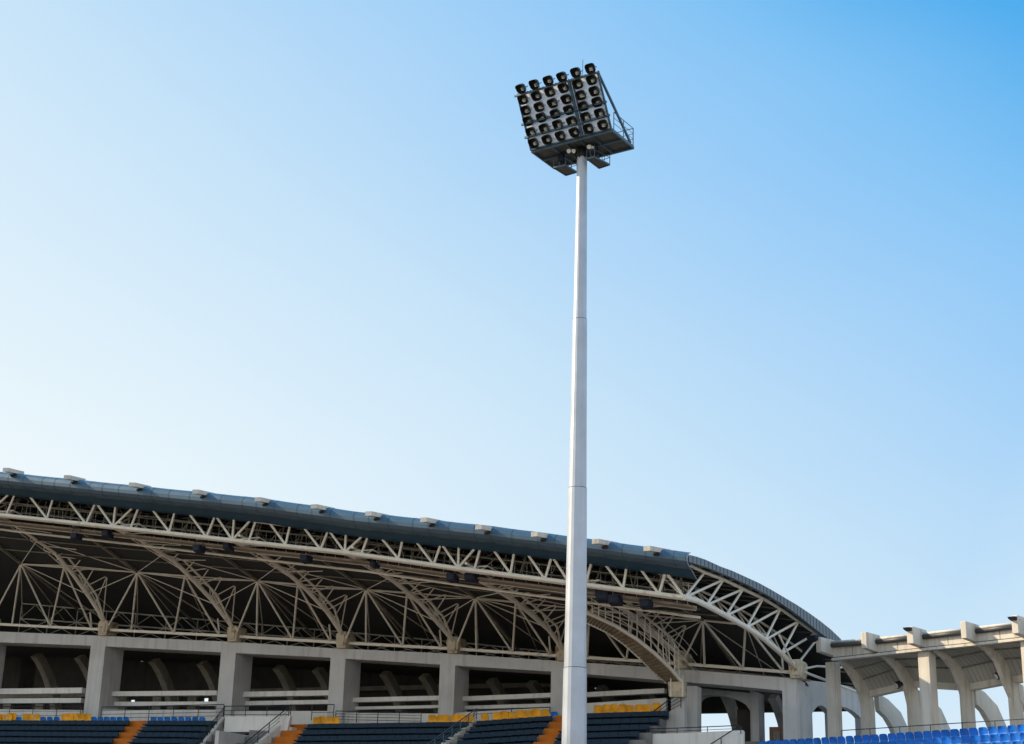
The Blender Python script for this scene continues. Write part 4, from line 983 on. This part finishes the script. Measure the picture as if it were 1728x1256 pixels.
# lamps
def floodlight(u, g_, tilt, yaw):
    aim = (pn*math.cos(tilt) - pu*math.sin(tilt) + ptv*yaw).normalized(); ax = ptv; up = aim.cross(ax).normalized()
    if up.z < 0: up = -up
    ax = up.cross(aim).normalized()
    if ax.dot(ptv) < 0: ax = -ax
    c = PN(u, g_, .15); n = 18; t = MB()
    def sup(rx, ry, d, cut=0):
        o = []
        for k in range(n):
            a = 2*math.pi*(k+.5)/n; cx_, sy_ = math.cos(a), math.sin(a)
            e_ = .62; x = rx*math.copysign(abs(cx_)**e_, cx_); y = ry*math.copysign(abs(sy_)**e_, sy_)
            o.append(c + ax*x + up*y + aim*(d + cut*(y+ry)/(2*ry)))
        return o
    R0 = .222
    rings = [sup(.07,.07,-.14), sup(.13,.13,-.12), sup(R0*.9,R0*.9,-.02), sup(R0,R0,.06), sup(R0,R0,.10,.12), sup(R0*.9,R0*.9,.10,.11), sup(R0*.82,R0*.82,.03), sup(R0*.6,R0*.6,-.05)]
    vs = [p for r in rings for p in r]; fs = [(i*n+k, i*n+(k+1)%n, (i+1)*n+(k+1)%n, (i+1)*n+k) for i in range(len(rings)-1) for k in range(n)] + [tuple(reversed(range(n))), tuple(range((len(rings)-1)*n, len(rings)*n))]
    t.add(vs, fs); hs = t.build('floodlight', 'housing', mast)
    t = MB(); rings = [sup(R0*.42,R0*.38,-.045), sup(R0*.38,R0*.33,-.02), sup(R0*.22,R0*.2,-.035), sup(.02,.02,-.045)]
    vs = [p - up*.035 for r in rings for p in r]; fs = [(i*n+k, i*n+(k+1)%n, (i+1)*n+(k+1)%n, (i+1)*n+k) for i in range(3) for k in range(n)]
    t.add(vs, fs); t.build('reflector', 'chrome', hs)
    t = MB(); t.tube([c-up*.03-ax*.05+aim*.0, c-up*.03+ax*.05+aim*.0], .028, 6); t.build('bulb', 'bulb', hs)
    t = MB(); t.tube([c-ax*(R0+.015)-up*.02, c-ax*(R0+.015)-aim*.14, c+ax*(R0+.015)-aim*.14, c+ax*(R0+.015)-up*.02], .014, 5); t.build('mounting_yoke', 'dark_metal', hs)
for rw, g_ in enumerate((1.105, .905, .705, .51, .31, .105)):
    for cc in range(6):
        u = -1.76 + .704*cc; floodlight(u+.05*(rw == 0), g_, rad(8+random.uniform(-5,5)), random.uniform(-.16,.16)+(.12 if cc > 3 else -.02))
# rear railing of the platform
m = MB(); path = [HF.w(A_,B2-.15,0), HF.w(A_,-B2,0), HF.w(-A_,-B2,0), HF.w(-A_,B2-.15,0)]
for hh, r_0 in ((.85,.022),(.58,.014),(.32,.014)): m.tube([p+Vector((0,0,ZP+hh)) for p in path], r_0, 5)
for a, b in zip(path, path[1:]):
    n = max(2, round((b-a).length/.8))
    for k in range(n+1):
        p = a+(b-a)*k/n; m.tube([p+Vector((0,0,ZP)), p+Vector((0,0,ZP+.86))], .022, 5)
m.build('platform_railing', 'head_steel', pf)
# hanging service platforms
for poly, uu_ in (([(934,283),(954,279),(973.5,290.5),(955,296)], -1), ([(990,268),(1003,265),(1029,278),(1011,284)], 1)):
    zq = ZP-.75; pts = []
    for x, y in poly: r = ray(x, y); k = (zq-CH)/r.z; pts.append(CAMP + r*k)
    b = MB(); b.hexa(pts + [p+Vector((0,0,.05)) for p in pts]); hg = b.build('service_platform', 'deck', mast)
    b = MB()
    for i in range(4):
        b.tube([pts[i], Vector((pts[i].x, pts[i].y, ZP-.1))], .018, 5); b.tube([pts[i]+Vector((0,0,.35)), pts[(i+1)%4]+Vector((0,0,.35))], .014, 5)
        b.beam(pts[i], pts[(i+1)%4], .04, .07)
        mid_ = (pts[i]+pts[(i+1)%4])/2; b.tube([mid_, Vector((mid_.x, mid_.y, ZP-.1 if i in (0,) else zq+.6))], .012, 4)
    b.build('hanger_frame', 'head_steel', hg)
    c = sum(pts, Vector())/4; MB().fbox(HF, (c-HF.o).dot(HF.t)-.1, (c-HF.o).dot(HF.t)+.15, (c-HF.o).dot(HF.n)+.2, (c-HF.o).dot(HF.n)+.5, zq+.25, zq+.62).build('junction_box', 'navybox', hg)
for x, y in ((961,254.5),(969,254.5),(995,247.5),(1001.5,249.5)):
    r = ray(x, y); k = (ZP-.25-CH)/r.z; p = CAMP+r*k
    MB().tube([p-HF.n*.06+Vector((0,0,.08)), p, p+HF.n*.07-Vector((0,0,.05))], .06, 10, .10).build('marker_lamp', 'white', mast)
m = MB(); r = ray(976.5, 96); k = PY/r.y; zt3 = CH+r.z*k
vv = B2+q*.9; m.tube([HF.w(-.15, -.2, ZP), HF.w(-.15, -.2, zt3-1.0)], .03, 6); m.tube([HF.w(-.15,-.2,zt3-1.0), HF.w(-.15,-.2,zt3)], .014, 5); m.build('lightning_rod', 'head_steel', mast)
